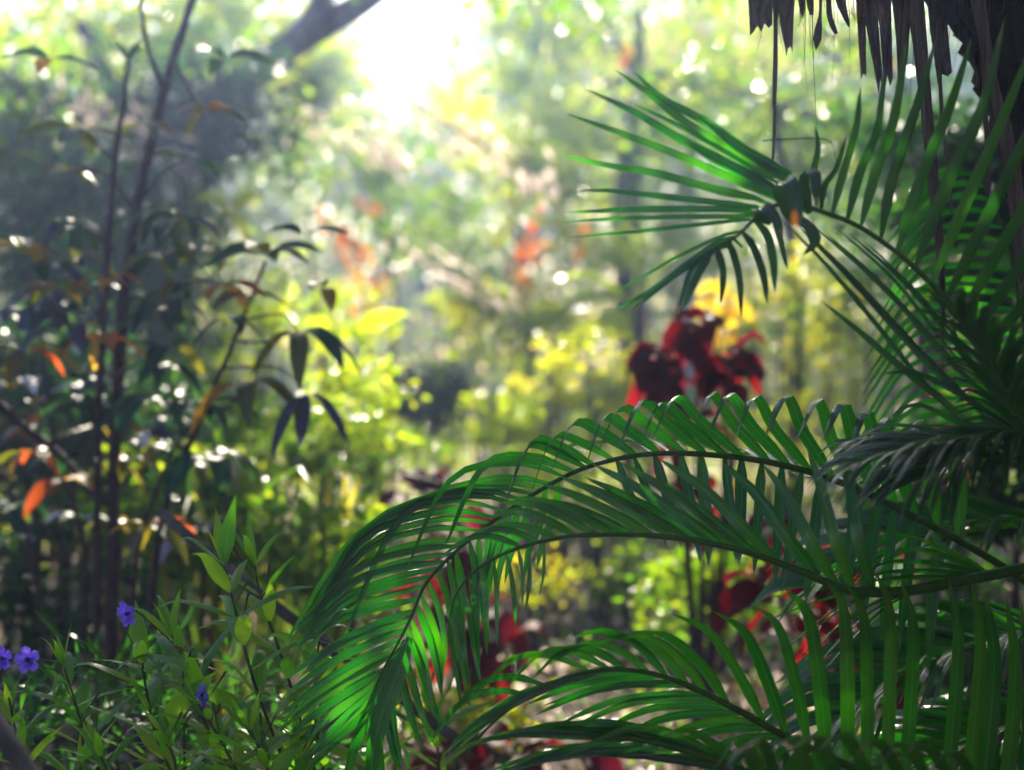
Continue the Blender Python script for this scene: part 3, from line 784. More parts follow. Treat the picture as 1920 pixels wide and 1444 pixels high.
for (px, py, n, s, mats, tl, dp) in [
    (500, 480, 6, .14, ['teal', 'olive', 'teal'], .15, .35), (570, 440, 2, .12, ['teal'], .1, .2), (415, 540, 4, .12, ['olive', 'rust'], 0, .5), (460, 555, 3, .1, ['olive'], 0, .4),
    (560, 625, 6, .14, ['teal', 'olive'], -.1, .9), (610, 540, 2, .14, ['olive'], -.1, .3), (575, 735, 3, .13, ['violet'], -.7, .6), (455, 720, 6, .14, ['olive', 'olive', 'rust'], -.1, .8),
    (380, 760, 5, .12, ['teal'], 0, .7), (395, 860, 6, .13, ['teal'], 0, .9), (280, 985, 5, .13, ['olive', 'rust'], -.1, .6), (430, 600, 3, .12, ['teal'], -.1, .7)]:
    whorl(sh2, px, py, 3.95 + random.uniform(-.08, .08), n, s, mats, tl, dp)

sh3 = empty('edge_shrub', G(60, 4.4, 0), 'small shrub at the left edge with a slanting purple stem', 'shrub')
stem_of(sh3, [(-60, 690, 4.3), (20, 780, 4.35), (110, 850, 4.4), (180, 930, 4.4)], [.016, .014, .012, .008])
stem_of(sh3, [(150, 1400, 4.4), (160, 1050, 4.4), (105, 850, 4.4), (85, 700, 4.4), (75, 600, 4.4)], [.009, .008, .006, .005, .004])
stem_of(sh3, [(120, 1500, 4.4), (60, 1050, 4.4), (0, 880, 4.4), (-60, 800, 4.4)], [.008, .007, .005, .004])
for (px, py, n, s, mats) in [(40, 720, 5, .13, ['teal', 'violet']), (20, 470, 3, .1, ['olive']), (60, 850, 5, .12, ['rust', 'olive']), (20, 950, 5, .12, ['olive', 'teal']), (120, 900, 4, .12, ['rust', 'teal'])]:
    whorl(sh3, px, py, 4.4, n, s, mats, 0, .6)

# ------------------------------------------------------------------ fallen poles
for pts, r, lab in [([(300, 960, 3.6), (430, 1070, 3.45), (560, 1170, 3.3), (700, 1270, 3.2), (860, 1390, 3.0)], .020, 'violet-brown fallen pole slanting behind the flowering plants'),
                    ([(-60, 1290, 1.9), (20, 1400, 1.8), (90, 1500, 1.75)], .022, 'blurred purple branch across the bottom left corner')]:
    o = link('fallen_pole', tube('fallen_pole', [A(*p) for p in pts], [r * .7, r * .7, r * .65, r * .6, r * .6], 10, 30, .1), M['bark'])
    tag(o, lab, 'branch')

# ------------------------------------------------------------------ ruellia with purple flowers
def flower(parent, p, size, face, mat='petal'):
    """trumpet of five ruffled lobes facing `face`"""
    f = unit(np.array(face, dtype=float)); a = unit(np.cross(f, [0.1, 0, 1])); b = np.cross(f, a)
    V, UV = [], []; ns, nr = 40, 7
    for j in range(nr):
        s = j / (nr - 1)
        for i in range(ns):
            th = 2 * math.pi * i / ns
            lobe = abs(math.cos(2.5 * th)) ** .5
            rad = size * (.10 + .9 * max(0, (s - .25) / .75) ** .8 * (.55 + .45 * lobe)) if s > .25 else size * (.05 + .2 * s)
            h = size * (-.9 + 1.1 * min(1, s * 1.6)) - size * .25 * max(0, s - .6) + size * .10 * math.sin(th * 11 + j) * s ** 2
            V.append(p + a * rad * math.cos(th) + b * rad * math.sin(th) + f * h)
            UV.append((i / ns, s))
    Fc = [(j * ns + i, j * ns + (i + 1) % ns, (j + 1) * ns + (i + 1) % ns, (j + 1) * ns + i) for j in range(nr - 1) for i in range(ns)]
    fo = link('flower', mesh_np('flower', V, Fc, UV), M[mat], parent)
    link('throat', tube('throat', [p - f * size * .55, p - f * size * .2, p + f * size * .06], [size * .04, size * .10, size * .20], 9, 8), M['throat' if mat == 'petal' else mat], fo)
    return fo

def ruellia(stem, label, leafpx=115, flowers=(), first=.12, nodes=7, leaf_w=.175, spread=1.0, tops=4, r=.0035):
    g = np.array(A(*stem[0]))
    root = empty('flowering_herb', Vector(g), label, 'plant', 'narrow-leaved herbs in front at left')
    d0 = stem[0][2]
    P = [A(*p) for p in stem]
    link('stem', tube('stem', P, [r, r * .8, r * .5], 7, 20), M['herbstem'], root)
    Q = resample(spline(P, 60), 60)
    ln = 1.45 * leafpx / F * d0
    for k in range(nodes):
        s = first + (1 - first) * k / (nodes - 1)
        q = Q[min(59, int(s * 59))]
        tg = unit(Q[min(59, int(s * 59) + 1)] - Q[max(0, int(s * 59) - 1)])
        L_ = ln * (1.0 if s < .75 else 1.0 - (s - .75) * 1.4) * random.uniform(.8, 1.1)
        a0 = (0.25 if k % 2 == 0 else 1.75) + random.uniform(-.35, .35)
        m = 2 if k < nodes - 1 else tops
        for j in range(m):
            a = a0 + j * 2 * math.pi / m
            e = (.55 if k < nodes - 1 else 1.0) + random.uniform(-.25, .25)
            h = np.array([math.cos(a), math.sin(a) * .75, 0])
            dr = unit(h * math.cos(e) * spread + tg * math.sin(e))
            LL = L_ * random.uniform(.85, 1.15)
            blade_obj('leaf', [q, q + dr * LL * .35 + tg * LL * .04, q + dr * LL * .7, q + dr * LL + np.array([0, 0, -LL * random.uniform(.02, .28)])],
                      LL * leaf_w * random.uniform(.85, 1.15), np.cross(dr, [0, 0, 1]) + rng.normal(size=3) * .25, M['ruellia'], root,
                      prof=prof_narrow, seg=9, fold=.35, twist=random.uniform(-.7, .7))
    for (px, py, dd, sz, face, fr) in flowers:
        p = A(px, py, dd)
        q = Q[int(fr * 59)]
        link('flower_stalk', tube('flower_stalk', [q, (q + p) / 2 + [0, 0, .012], p - unit(np.array(face, float)) * sz / F * dd * .8], [.0014, .0012, .0018], 5, 10), M['herbstem'], root)
        flower(root, p, sz / F * dd, face)
    # seed pods and buds on thin stalks
    for k in range(3):
        q = Q[random.randrange(35, 58)]
        e = q + np.array([random.uniform(-.04, .04), random.uniform(-.03, .03), random.uniform(.03, .07)])
        link('bud', tube('bud', [q, e, e + (e - q) * .25], [.0008, .0009, .0022, .0024, .0006], 5, 12), M['herbstem'], root)
    return root

FZ = 2.6
ruellia([(345, 1500, 2.6), (290, 1370, 2.6), (265, 1230, 2.62), (235, 1160, 2.6)][:3] + [(270, 1225, 2.6)], 'herb with slanting leaves below the two left flowers', 120,
        [(52, 1237, 2.6, 26, (-.1, -1, .1), .7), (4, 1235, 2.62, 24, (-.3, -1, .2), .6)])
ruellia([(140, 1500, 2.55), (155, 1380, 2.55), (120, 1250, 2.55)], 'upright herb with thin buds at the left corner', 110)
ruellia([(60, 1520, 2.5), (40, 1420, 2.5), (20, 1330, 2.5)], 'short herb at the very left bottom', 95)
ruellia([(440, 1500, 2.65), (375, 1330, 2.65), (325, 1200, 2.65)], 'herb carrying a single purple flower at its top', 125,
        [(238, 1151, 2.62, 26, (-.55, -.8, -.15), .98)])
ruellia([(560, 1500, 2.7), (480, 1290, 2.7), (440, 1140, 2.7), (420, 1060, 2.7)], 'tallest herb whose tip rises before the fallen pole', 130, nodes=9)
ruellia([(600, 1480, 2.8), (540, 1270, 2.8), (490, 1120, 2.8), (478, 1060, 2.8)], 'tall herb just right of the tallest one', 115, nodes=8)
ruellia([(480, 1520, 2.5), (420, 1400, 2.5), (372, 1320, 2.5)], 'herb with one side-facing purple flower near the bottom', 95,
        [(379, 1303, 2.5, 22, (.9, -.3, .1), .95)])
ruellia([(620, 1520, 2.75), (590, 1330, 2.75), (600, 1180, 2.75)], 'herb whose leaves mingle with the frond tips', 105, nodes=8)
ruellia([(300, 1540, 2.45), (330, 1450, 2.45), (310, 1380, 2.45)], 'low bright herb at the bottom left of centre', 90)
ruellia([(520, 1540, 2.45), (500, 1440, 2.45), (470, 1370, 2.45)], 'low herb with broad tips at the bottom edge', 90, leaf_w=.24)
ruellia([(220, 1540, 2.4), (210, 1470, 2.4), (180, 1400, 2.4)], 'dark low herb in the bottom left foreground', 90)
ruellia([(680, 1540, 2.9), (700, 1400, 2.9), (690, 1290, 2.9)], 'herb standing behind the wide hanging leaflet', 95)
ruellia([(420, 1540, 2.9), (560, 1400, 3.0), (640, 1230, 3.0)], 'leaning herb behind the frond tips', 105, nodes=8)
ruellia([(830, 1540, 3.1), (820, 1400, 3.1), (800, 1300, 3.1)], 'herb standing right of the wide hanging leaflet', 90)
ruellia([(560, 1560, 2.5), (570, 1480, 2.5), (560, 1400, 2.5)], 'glossy low herb beneath the frond tips', 90, leaf_w=.22)
hb = empty('withered_herb', G(335, 2.62, 0), 'thin stalk with a withered brown flower beside the single flower herb', 'plant')
link('stem', tube('stem', [G(335, 2.62), A(345, 1350, 2.62), A(337, 1235, 2.62)], [.003, .002, .0015], 5, 12), M['herbstem'], hb)
flower(hb, A(337, 1215, 2.62), 15 / F * 2.62, (0, -.2, 1), 'dryflower')
# thick herb bed behind, nobody could count the leaves
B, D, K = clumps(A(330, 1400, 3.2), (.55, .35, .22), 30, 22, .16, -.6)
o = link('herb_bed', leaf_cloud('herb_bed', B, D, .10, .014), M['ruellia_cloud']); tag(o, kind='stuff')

# ------------------------------------------------------------------ palms
WK = .78
def interp_keys(keys, ts, t):
    if t <= ts[0]: return keys[0]
    for i in range(len(ts) - 1):
        if ts[i] <= t <= ts[i + 1]:
            f = (t - ts[i]) / max(1e-9, ts[i + 1] - ts[i])
            return ([tuple(a + (b - a) * f for a, b in zip(p, q)) for p, q in zip(keys[i][0], keys[i + 1][0])], keys[i][1] * (1 - f) + keys[i + 1][1] * f)
    return keys[-1]

def frond(palm, rachis, radii, sides, mat='palm', seg=11, jit=8):
    """rachis: (px,py,d) list; sides: list of (spacing_px, keys); key = (bx,by,[3 offsets (dx,dy,dd)],width_px)"""
    P = [A(*p) for p in rachis]
    fr = link('frond', tube('frond', P, radii, 8, len(P) * 5), M['rachis'], palm)
    n = 300
    pix = resample(spline(rachis, 400), n)
    T = np.gradient(np.array([A(*p) for p in pix]), axis=0)
    seglen = np.linalg.norm(np.diff(pix[:, :2], axis=0), axis=1)
    s = np.concatenate([[0], np.cumsum(seglen)])
    for spacing, keys in sides:
        ts, ks = [], []
        for (bx, by, offs, w) in keys:
            i = int(np.argmin((pix[:, 0] - bx) ** 2 + (pix[:, 1] - by) ** 2)); ts.append(s[i]); ks.append((offs, w))
        od = sorted(range(len(ts)), key=lambda i: ts[i]); ts = [ts[i] for i in od]; ks = [ks[i] for i in od]
        t = ts[0]
        while t <= ts[-1]:
            i = min(n - 1, int(np.searchsorted(s, t)))
            b = pix[i]
            offs, w = interp_keys(ks, ts, t)
            j = lambda a: random.gauss(0, a)
            pts = [A(*b)]
            ja, jb = j(1), j(1)
            for k, (dx, dy, dd) in enumerate(offs):
                q = jit * (k + 1) / len(offs)
                pts.append(A(b[0] + dx + ja * q, b[1] + dy + jb * q, b[2] + dd + j(.006)))
            blade_obj('leaflet', pts, w * WK * random.uniform(.85, 1.12) / F * b[2], T[i], M[mat], fr, seg=seg, fold=random.uniform(.25, .5), twist=j(.18))
            t += spacing * random.uniform(.86, 1.14) * (1.9 if random.random() < .035 else 1)
    return fr

palm = empty('areca_palm', G(2010, 2.75, 0), 'palm in sharp focus whose two long fronds arch in from the right', 'palm')
# upper frond: arches over and hangs down to the left
RA = [(1990, 1140, 2.9), (1900, 1075, 2.85), (1800, 1015, 2.8), (1700, 962, 2.76), (1600, 914, 2.72), (1500, 880, 2.7), (1400, 860, 2.68), (1300, 851, 2.66), (1225, 851, 2.65),
      (1150, 862, 2.64), (1080, 884, 2.63), (1015, 918, 2.62), (945, 963, 2.60), (880, 1012, 2.58), (830, 1058, 2.56), (795, 1100, 2.55), (772, 1155, 2.54), (745, 1208, 2.53), (714, 1265, 2.52), (694, 1315, 2.52), (684, 1370, 2.52)]
up = [(1800, 1015, [(0, -110, -.02), (-5, -215, -.05), (-12, -140, -.14)], 36),
      (1720, 975, [(-35, -100, -.03), (-62, -196, -.08), (-90, -120, -.15)], 34),
      (1616, 926, [(-45, -95, -.03), (-71, -172, -.08), (-112, -95, -.14)], 32),
      (1529, 892, [(-70, -85, -.03), (-109, -151, -.08), (-145, -66, -.13)], 31),
      (1439, 865, [(-75, -70, -.03), (-119, -119, -.08), (-158, -36, -.13)], 30),
      (1349, 852, [(-75, -62, -.03), (-128, -105, -.08), (-172, -12, -.13)], 29),
      (1214, 852, [(-70, -50, -.02), (-118, -66, -.07), (-160, 30, -.12)], 27),
      (1100, 878, [(-70, -35, -.02), (-120, -35, -.06), (-168, 90, -.11)], 24),
      (1020, 916, [(-110, -10, 0), (-330, 70, -.04), (-470, 340, -.10)], 22),
      (945, 963, [(-100, -20, 0), (-260, 40, -.04), (-400, 260, -.08)], 20),
      (870, 1020, [(-90, 8, 0), (-200, 45, -.03), (-310, 150, -.06)], 19),
      (795, 1100, [(-80, 20, 0), (-160, 50, -.02), (-235, 115, -.04)], 19),
      (745, 1208, [(-80, 40, 0), (-160, 86, -.02), (-235, 140, -.03)], 20),
      (690, 1330, [(-50, 55, 0), (-100, 110, -.02), (-150, 170, -.03)], 20)]
down = [(1760, 993, [(-10, 90, -.06), (-20, 180, -.13), (-25, 260, -.19)], 28),
        (1560, 900, [(-12, 80, -.06), (-26, 170, -.13), (-35, 240, -.19)], 28),
        (1446, 866, [(-4, 80, -.06), (-8, 160, -.12), (-12, 225, -.17)], 27),
        (1285, 851, [(18, 70, -.05), (36, 150, -.11), (46, 200, -.15)], 26),
        (1150, 862, [(20, 50, -.04), (44, 110, -.08), (56, 150, -.11)], 22),
        (1050, 900, [(-5, 60, .02), (-25, 110, .03), (-35, 160, .03)], 20),
        (960, 952, [(-20, 55, 0), (-40, 120, -.01), (-45, 190, -.02)], 19),
        (870, 1020, [(10, 60, 0), (10, 130, -.01), (10, 200, -.02)], 20),
        (795, 1100, [(25, 60, 0), (38, 120, -.01), (40, 190, -.02)], 21),
        (745, 1208, [(18, 60, 0), (35, 130, -.01), (60, 200, -.02)], 23),
        (694, 1315, [(5, 60, 0), (8, 120, 0), (14, 180, 0)], 24)]
FA = frond(palm, RA, [.008, .007, .0055, .0045, .0035, .0025, .0012], [(41, up[:8]), (21, up[7:]), (40, down[:5]), (26, down[5:])])
# wide terminal leaflets
for pts, w in [([(768, 1195, 2.5), (735, 1290, 2.49), (705, 1380, 2.48), (690, 1500, 2.48)], 36), ([(760, 1200, 2.51), (700, 1320, 2.5), (665, 1400, 2.5), (640, 1500, 2.5)], 24)]:
    blade_obj('leaflet', [A(*p) for p in pts], w / F * 2.5, (1, .3, .3), M['palm'], FA, seg=11, fold=.2)
# short streaky leaflets lying back along the upper rachis
for k in range(13):
    x = 1190 + k * 34; i = x
    y = float(np.interp(x, [1150, 1225, 1300, 1400, 1500, 1600, 1700], [862, 851, 851, 860, 880, 914, 962]))
    d = float(np.interp(x, [1150, 1700], [2.66, 2.78]))
    blade_obj('leaflet', [A(x, y, d), A(x - 30, y - 26, d + .12), A(x - 85, y - 30 + k, d + .25), A(x - 150, y - 12 - k * 3, d + .38)], 22 / F * d, (1, 0, -.3), M['palm'], FA, seg=9, fold=.35)
# second frond
RB = [(2000, 1050, 2.66), (1900, 1070, 2.61), (1800, 1090, 2.53), (1700, 1108, 2.47), (1620, 1111, 2.43), (1570, 1100, 2.42), (1500, 1070, 2.41), (1400, 1035, 2.41), (1300, 1013, 2.41), (1200, 1003, 2.41), (1100, 1003, 2.41), (1040, 1010, 2.41), (980, 1025, 2.41), (930, 1045, 2.41), (885, 1075, 2.41), (855, 1115, 2.41), (840, 1170, 2.41)]
ub = [(1640, 1111, [(-30, -110, -.01), (-42, -200, .02), (-60, -290, .06)], 34),
      (1574, 1100, [(-50, -90, -.01), (-90, -170, .02), (-130, -225, .05)], 33),
      (1500, 1070, [(-70, -80, -.01), (-140, -160, .02), (-215, -215, .05)], 32),
      (1430, 1045, [(-80, -66, -.01), (-165, -135, .02), (-245, -180, .05)], 30),
      (1340, 1020, [(-85, -52, -.01), (-170, -100, .02), (-245, -135, .04)], 28),
      (1240, 1005, [(-75, -42, -.01), (-150, -76, .02), (-215, -98, .04)], 26),
      (1130, 1003, [(-60, -34, -.01), (-120, -58, .02), (-185, -62, .03)], 24),
      (1040, 1010, [(-55, -24, -.01), (-110, -30, .01), (-165, -5, .02)], 20),
      (960, 1032, [(-50, -16, 0), (-95, -5, 0), (-140, 40, 0)], 16)]
db = [(1020, 1014, [(5, 20, 0), (8, 60, -.01), (4, 105, -.01)], 10),
      (930, 1045, [(6, 40, 0), (8, 90, -.01), (8, 150, -.01)], 13),
      (860, 1105, [(15, 60, 0), (22, 120, 0), (34, 190, 0)], 18),
      (840, 1165, [(5, 60, 0), (15, 120, 0), (18, 180, 0)], 16)]
FB = frond(palm, RB, [.011, .010, .008, .006, .0045, .0035, .0025, .0012], [(36, ub), (24, db)])
# leaflets fanned out along the thick stalk of the second frond
for pts, w in [([(1850, 1072, 2.6), (1770, 1030, 2.58), (1720, 1010, 2.56), (1680, 1004, 2.54)], 18), ([(1845, 1074, 2.6), (1760, 1040, 2.56), (1700, 1032, 2.52), (1615, 1072, 2.48)], 20),
               ([(1840, 1076, 2.6), (1750, 1058, 2.55), (1660, 1056, 2.5), (1590, 1090, 2.46)], 20), ([(1840, 1080, 2.6), (1740, 1072, 2.54), (1650, 1076, 2.48), (1580, 1100, 2.44)], 18),
               ([(1830, 1084, 2.6), (1720, 1084, 2.52), (1650, 1088, 2.46), (1575, 1104, 2.42)], 18)]:
    blade_obj('leaflet', [A(*p) for p in pts], w / F * 2.5, (0, -.8, .6), M['palm'], FB, seg=11, fold=.4)
for tipx, tipy, mx, my in [(1440, 1245, 1560, 1140), (1478, 1215, 1590, 1130), (1500, 1250, 1580, 1160), (1490, 1235, 1600, 1150), (1528, 1250, 1610, 1160), (1540, 1262, 1625, 1165), (1582, 1225, 1640, 1150), (1420, 1170, 1540, 1120)]:
    bx = 1690 + (tipx - 1440) * .25
    blade_obj('leaflet', [A(bx, 1108, 2.55), A((bx + mx) / 2, (1100 + my) / 2, 2.5), A(mx, my + 6, 2.46), A(tipx, tipy, 2.42)], 17 / F * 2.5, (.3, -.8, .5), M['palm'], FB, seg=11, fold=.4)
# third frond: tall upright leaflets from below
RC = [(2060, 1700, 2.5), (1900, 1590, 2.48), (1750, 1500, 2.46), (1600, 1440, 2.45), (1480, 1385, 2.44), (1390, 1335, 2.43), (1300, 1290, 2.42), (1220, 1262, 2.41), (1140, 1255, 2.4), (1060, 1270, 2.4), (980, 1310, 2.4), (900, 1380, 2.4), (870, 1430, 2.4)]
uc = [(1900, 1590, [(20, -150, -.01), (30, -320, -.03), (10, -460, -.08)], 36),
      (1750, 1500, [(15, -140, -.01), (25, -320, -.03), (5, -430, -.08)], 36),
      (1600, 1440, [(0, -130, -.01), (-10, -300, -.03), (-45, -345, -.08)], 34),
      (1530, 1408, [(-20, -110, -.01), (-55, -240, -.03), (-110, -285, -.08)], 33),
      (1450, 1370, [(-40, -90, -.01), (-95, -180, -.03), (-160, -215, -.07)], 30),
      (1360, 1320, [(-50, -75, -.01), (-120, -130, -.03), (-190, -130, -.07)], 28),
      (1260, 1275, [(-55, -55, -.01), (-120, -80, -.03), (-185, -60, -.06)], 24),
      (1150, 1255, [(-60, -30, 0), (-130, -30, -.03), (-200, 40, -.05)], 22),
      (1060, 1270, [(-70, -20, 0), (-150, 0, -.03), (-230, 90, -.05)], 20),
      (960, 1325, [(-70, 0, 0), (-130, 30, -.02), (-190, 110, -.03)], 18)]
dc = [(1480, 1385, [(-60, -5, .03), (-130, 10, .05), (-200, 45, .05)], 22),
      (1360, 1320, [(-70, -5, .02), (-160, 0, .04), (-260, 40, .05)], 22),
      (1240, 1265, [(-80, 5, .02), (-170, 20, .03), (-270, 60, .04)], 20),
      (1120, 1258, [(-80, 25, 0), (-170, 60, .01), (-260, 120, .01)], 20),
      (1000, 1300, [(-60, 40, 0), (-120, 90, 0), (-170, 150, 0)], 18)]
FC = frond(palm, RC, [.010, .009, .007, .005, .004, .003, .0015], [(40, uc), (30, dc)])

# lower pale leaflets sweeping left along the bottom edge
palm2 = empty('low_palm', G(1500, 2.35, 0), 'low palm at the bottom edge with grey-blue leaflets sweeping left', 'palm')
RD = [(1700, 1620, 2.4), (1560, 1530, 2.38), (1440, 1470, 2.36), (1340, 1425, 2.35), (1260, 1400, 2.34), (1180, 1385, 2.33), (1100, 1385, 2.32)]
ud = [(1560, 1530, [(-20, -60, -.02), (-40, -120, -.08), (-70, -70, -.15)], 34),
      (1440, 1470, [(-30, -50, -.02), (-60, -85, -.08), (-100, -30, -.14)], 32),
      (1340, 1425, [(-110, -50, 0), (-240, -75, 0), (-380, -50, -.01)], 22),
      (1250, 1398, [(-100, -25, 0), (-220, -35, 0), (-350, -10, -.01)], 20),
      (1120, 1385, [(-90, 0, 0), (-190, 0, 0), (-290, 30, -.01)], 18)]
dd_ = [(1440, 1470, [(-120, -35, 0), (-260, -60, 0), (-400, -55, 0)], 20), (1320, 1420, [(-110, 0, 0), (-230, -5, 0), (-350, 10, 0)], 20), (1140, 1385, [(-80, 25, 0), (-160, 50, 0), (-250, 90, 0)], 18)]
frond(palm2, RD, [.012, .010, .007, .005, .003], [(34, ud), (34, dd_)])
# curled leaflets very near the lens at the bottom right
RE = [(2050, 1640, 2.15), (1850, 1560, 2.13), (1700, 1510, 2.1), (1560, 1490, 2.1), (1400, 1500, 2.1)]
ue = [(1850, 1560, [(-20, -90, -.02), (-60, -150, -.08), (-110, -110, -.14)], 34),
      (1700, 1510, [(-30, -80, -.02), (-75, -125, -.08), (-130, -80, -.15)], 34),
      (1560, 1490, [(-20, -60, -.02), (-40, -115, -.08), (-90, -90, -.14)], 34),
      (1420, 1498, [(-10, -50, -.02), (-30, -100, -.06), (-70, -60, -.12)], 30)]
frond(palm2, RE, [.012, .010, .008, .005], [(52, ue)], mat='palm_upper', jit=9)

# --- generic frond for the tangles behind and at the edge
def wild_frond(palm, p0, direction, length, droop, leaf_len, n, mat='palm_upper', w=.028, up=.35, ldroop=.6, ang=.9, rr=.009, seg=8, only=None):
    p = np.array(list(p0), dtype=float); d = unit(np.array(direction, dtype=float))
    pts = [p.copy()]
    for i in range(10):
        p = p + d * length / 10
        d = unit(d + np.array([0, 0, -droop / 10]))
        pts.append(p.copy())
    fr = link('frond', tube('frond', pts, [rr, rr * .6, rr * .2], 7, 22), M['rachis'], palm)
    Q = resample(spline(pts, 80), 200); T = np.gradient(Q, axis=0)
    for k in range(n):
        s = .16 + .82 * k / (n - 1)
        i = int(s * 199); t = unit(T[i]); side = unit(np.cross(t, [0, 0, 1])); upv = np.cross(side, t)
        for sg in ((-1, 1) if only is None else (only,)):
            a = ang * (1.05 - .55 * s) + random.gauss(0, .05)
            dr = unit(t * math.cos(a) + side * sg * math.sin(a) + upv * (up + random.gauss(0, .05)))
            L_ = leaf_len * (.55 + .9 * math.sin(math.pi * min(1, s * .85 + .1))) * random.uniform(.85, 1.1) * .8
            b = Q[i]
            pp = [b, b + dr * L_ * .35, b + dr * L_ * .7 + np.array([0, 0, -L_ * ldroop * .15]), b + dr * L_ + np.array([0, 0, -L_ * ldroop * .6])]
            blade_obj('leaflet', pp, w * random.uniform(.85, 1.1), t, M[mat], fr, seg=seg, fold=random.uniform(.25, .5), twist=random.gauss(0, .15))
    return fr

# ------------------------------------------------------------------ upper palm, blurred, fanning left
palm3 = empty('upper_palm', G(2100, 2.0, 0), 'dark palm whose frond spreads a fan of leaflets to the upper left', 'palm')
HD = 2.3
RH = [(2010, 900, 2.37), (1930, 780, 2.35), (1860, 675, 2.33), (1800, 590, 2.32), (1740, 525, 2.32), (1680, 472, 2.31), (1610, 425, 2.3), (1550, 400, 2.29), (1500, 385, 2.27), (1455, 385, 2.25), (1420, 405, 2.23), (1390, 435, 2.22), (1345, 470, 2.21), (1320, 490, 2.21)]
FH = frond(palm3, RH, [.006, .0055, .005, .0045, .004, .0035, .0025, .0015], [])
def blades(fr, rows, hint, mat, dz=0.0, k=1.0, fold=.3):
    for pts, w in rows:
        n = len(pts)
        P = [A(x + random.gauss(0, 1.5), y + random.gauss(0, 1.5), HD + dz - .012 * q) for q, (x, y) in enumerate(pts)]
        blade_obj('leaflet', P, w * k / F * HD, hint, M[mat], fr, seg=11, fold=fold, twist=random.gauss(0, .12))
blades(FH, [([(1480, 340), (1452, 326), (1300, 240), (1216, 175), (1149, 130)], 19), ([(1483, 336), (1455, 322), (1324, 229), (1244, 184), (1184, 130)], 19),
            ([(1473, 362), (1445, 348), (1370, 306), (1265, 254), (1188, 208), (1090, 166)], 17), ([(1470, 380), (1442, 366), (1286, 297), (1153, 247), (1058, 210)], 16),
            ([(1449, 387), (1421, 373), (1335, 352), (1230, 324), (1139, 310), (1048, 289)], 15), ([(1447, 402), (1419, 388), (1265, 371), (1125, 355), (1069, 362)], 12),
            ([(1443, 412), (1415, 398), (1370, 394), (1195, 390), (1055, 399)], 12), ([(1440, 418), (1412, 404), (1370, 405), (1195, 409), (1051, 416)], 9),
            ([(1433, 426), (1405, 412), (1370, 415), (1216, 429), (1055, 446)], 7), ([(1478, 370), (1450, 356), (1400, 325), (1330, 290), (1280, 262)], 26),
            ([(1393, 462), (1365, 448), (1300, 491), (1230, 540), (1149, 586)], 13), ([(1378, 472), (1350, 458), (1310, 485), (1265, 516), (1181, 586)], 11),
            ([(1408, 446), (1380, 432), (1330, 455), (1265, 485), (1146, 551)], 6), ([(1488, 330), (1460, 316), (1380, 270), (1340, 235), (1285, 200)], 20),
            ([(1476, 352), (1448, 338), (1360, 285), (1250, 222), (1170, 185)], 10)], (.1, .35, 1), 'palm', k=1.15)
blades(FH, [([(1326, 474), (1310, 490), (1293, 515), (1272, 593)], 9), ([(1330, 470), (1324, 485), (1300, 530), (1279, 586)], 15), ([(1345, 462), (1348, 485), (1356, 520), (1352, 569)], 15),
            ([(1364, 446), (1376, 480), (1388, 530), (1391, 600)], 16), ([(1387, 428), (1410, 460), (1430, 510), (1440, 572)], 18), ([(1412, 412), (1436, 440), (1452, 490), (1454, 551)], 20),
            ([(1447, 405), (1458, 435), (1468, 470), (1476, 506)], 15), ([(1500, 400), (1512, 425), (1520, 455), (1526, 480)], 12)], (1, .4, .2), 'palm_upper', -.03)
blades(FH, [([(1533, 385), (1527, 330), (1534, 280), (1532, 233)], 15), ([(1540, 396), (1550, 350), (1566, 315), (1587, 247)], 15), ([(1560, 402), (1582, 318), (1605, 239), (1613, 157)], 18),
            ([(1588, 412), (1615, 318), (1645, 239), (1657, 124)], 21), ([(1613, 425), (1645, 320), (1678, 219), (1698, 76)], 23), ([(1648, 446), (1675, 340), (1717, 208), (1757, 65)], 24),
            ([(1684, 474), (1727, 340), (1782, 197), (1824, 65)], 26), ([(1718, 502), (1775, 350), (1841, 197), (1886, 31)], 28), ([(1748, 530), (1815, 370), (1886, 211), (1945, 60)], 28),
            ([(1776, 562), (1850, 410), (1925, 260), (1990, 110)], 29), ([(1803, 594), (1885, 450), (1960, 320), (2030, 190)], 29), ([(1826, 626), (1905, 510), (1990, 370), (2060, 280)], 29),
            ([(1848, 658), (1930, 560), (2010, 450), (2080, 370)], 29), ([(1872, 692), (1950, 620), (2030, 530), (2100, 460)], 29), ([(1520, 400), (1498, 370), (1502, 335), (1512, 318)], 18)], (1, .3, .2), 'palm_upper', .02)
# folded-over leaflets at the crook of the frond
for pts, w in [([(1490, 420, 2.27), (1478, 380, 2.23), (1462, 350, 2.20), (1478, 338, 2.16), (1495, 380, 2.14), (1500, 430, 2.14)], 40),
               ([(1520, 400, 2.27), (1508, 350, 2.25), (1512, 322, 2.22), (1530, 330, 2.20), (1530, 390, 2.18)], 28),
               ([(1445, 420, 2.24), (1425, 400, 2.21), (1432, 386, 2.18), (1455, 410, 2.16), (1470, 450, 2.16)], 30),
               ([(1470, 400, 2.25), (1510, 420, 2.23), (1530, 450, 2.21), (1505, 480, 2.20)], 26)]:
    blade_obj('leaflet', [A(*p) for p in pts], w * .9 / F * 2.25, (.9, .2, .5), M['palm_upper'], FH, seg=11, fold=.2)
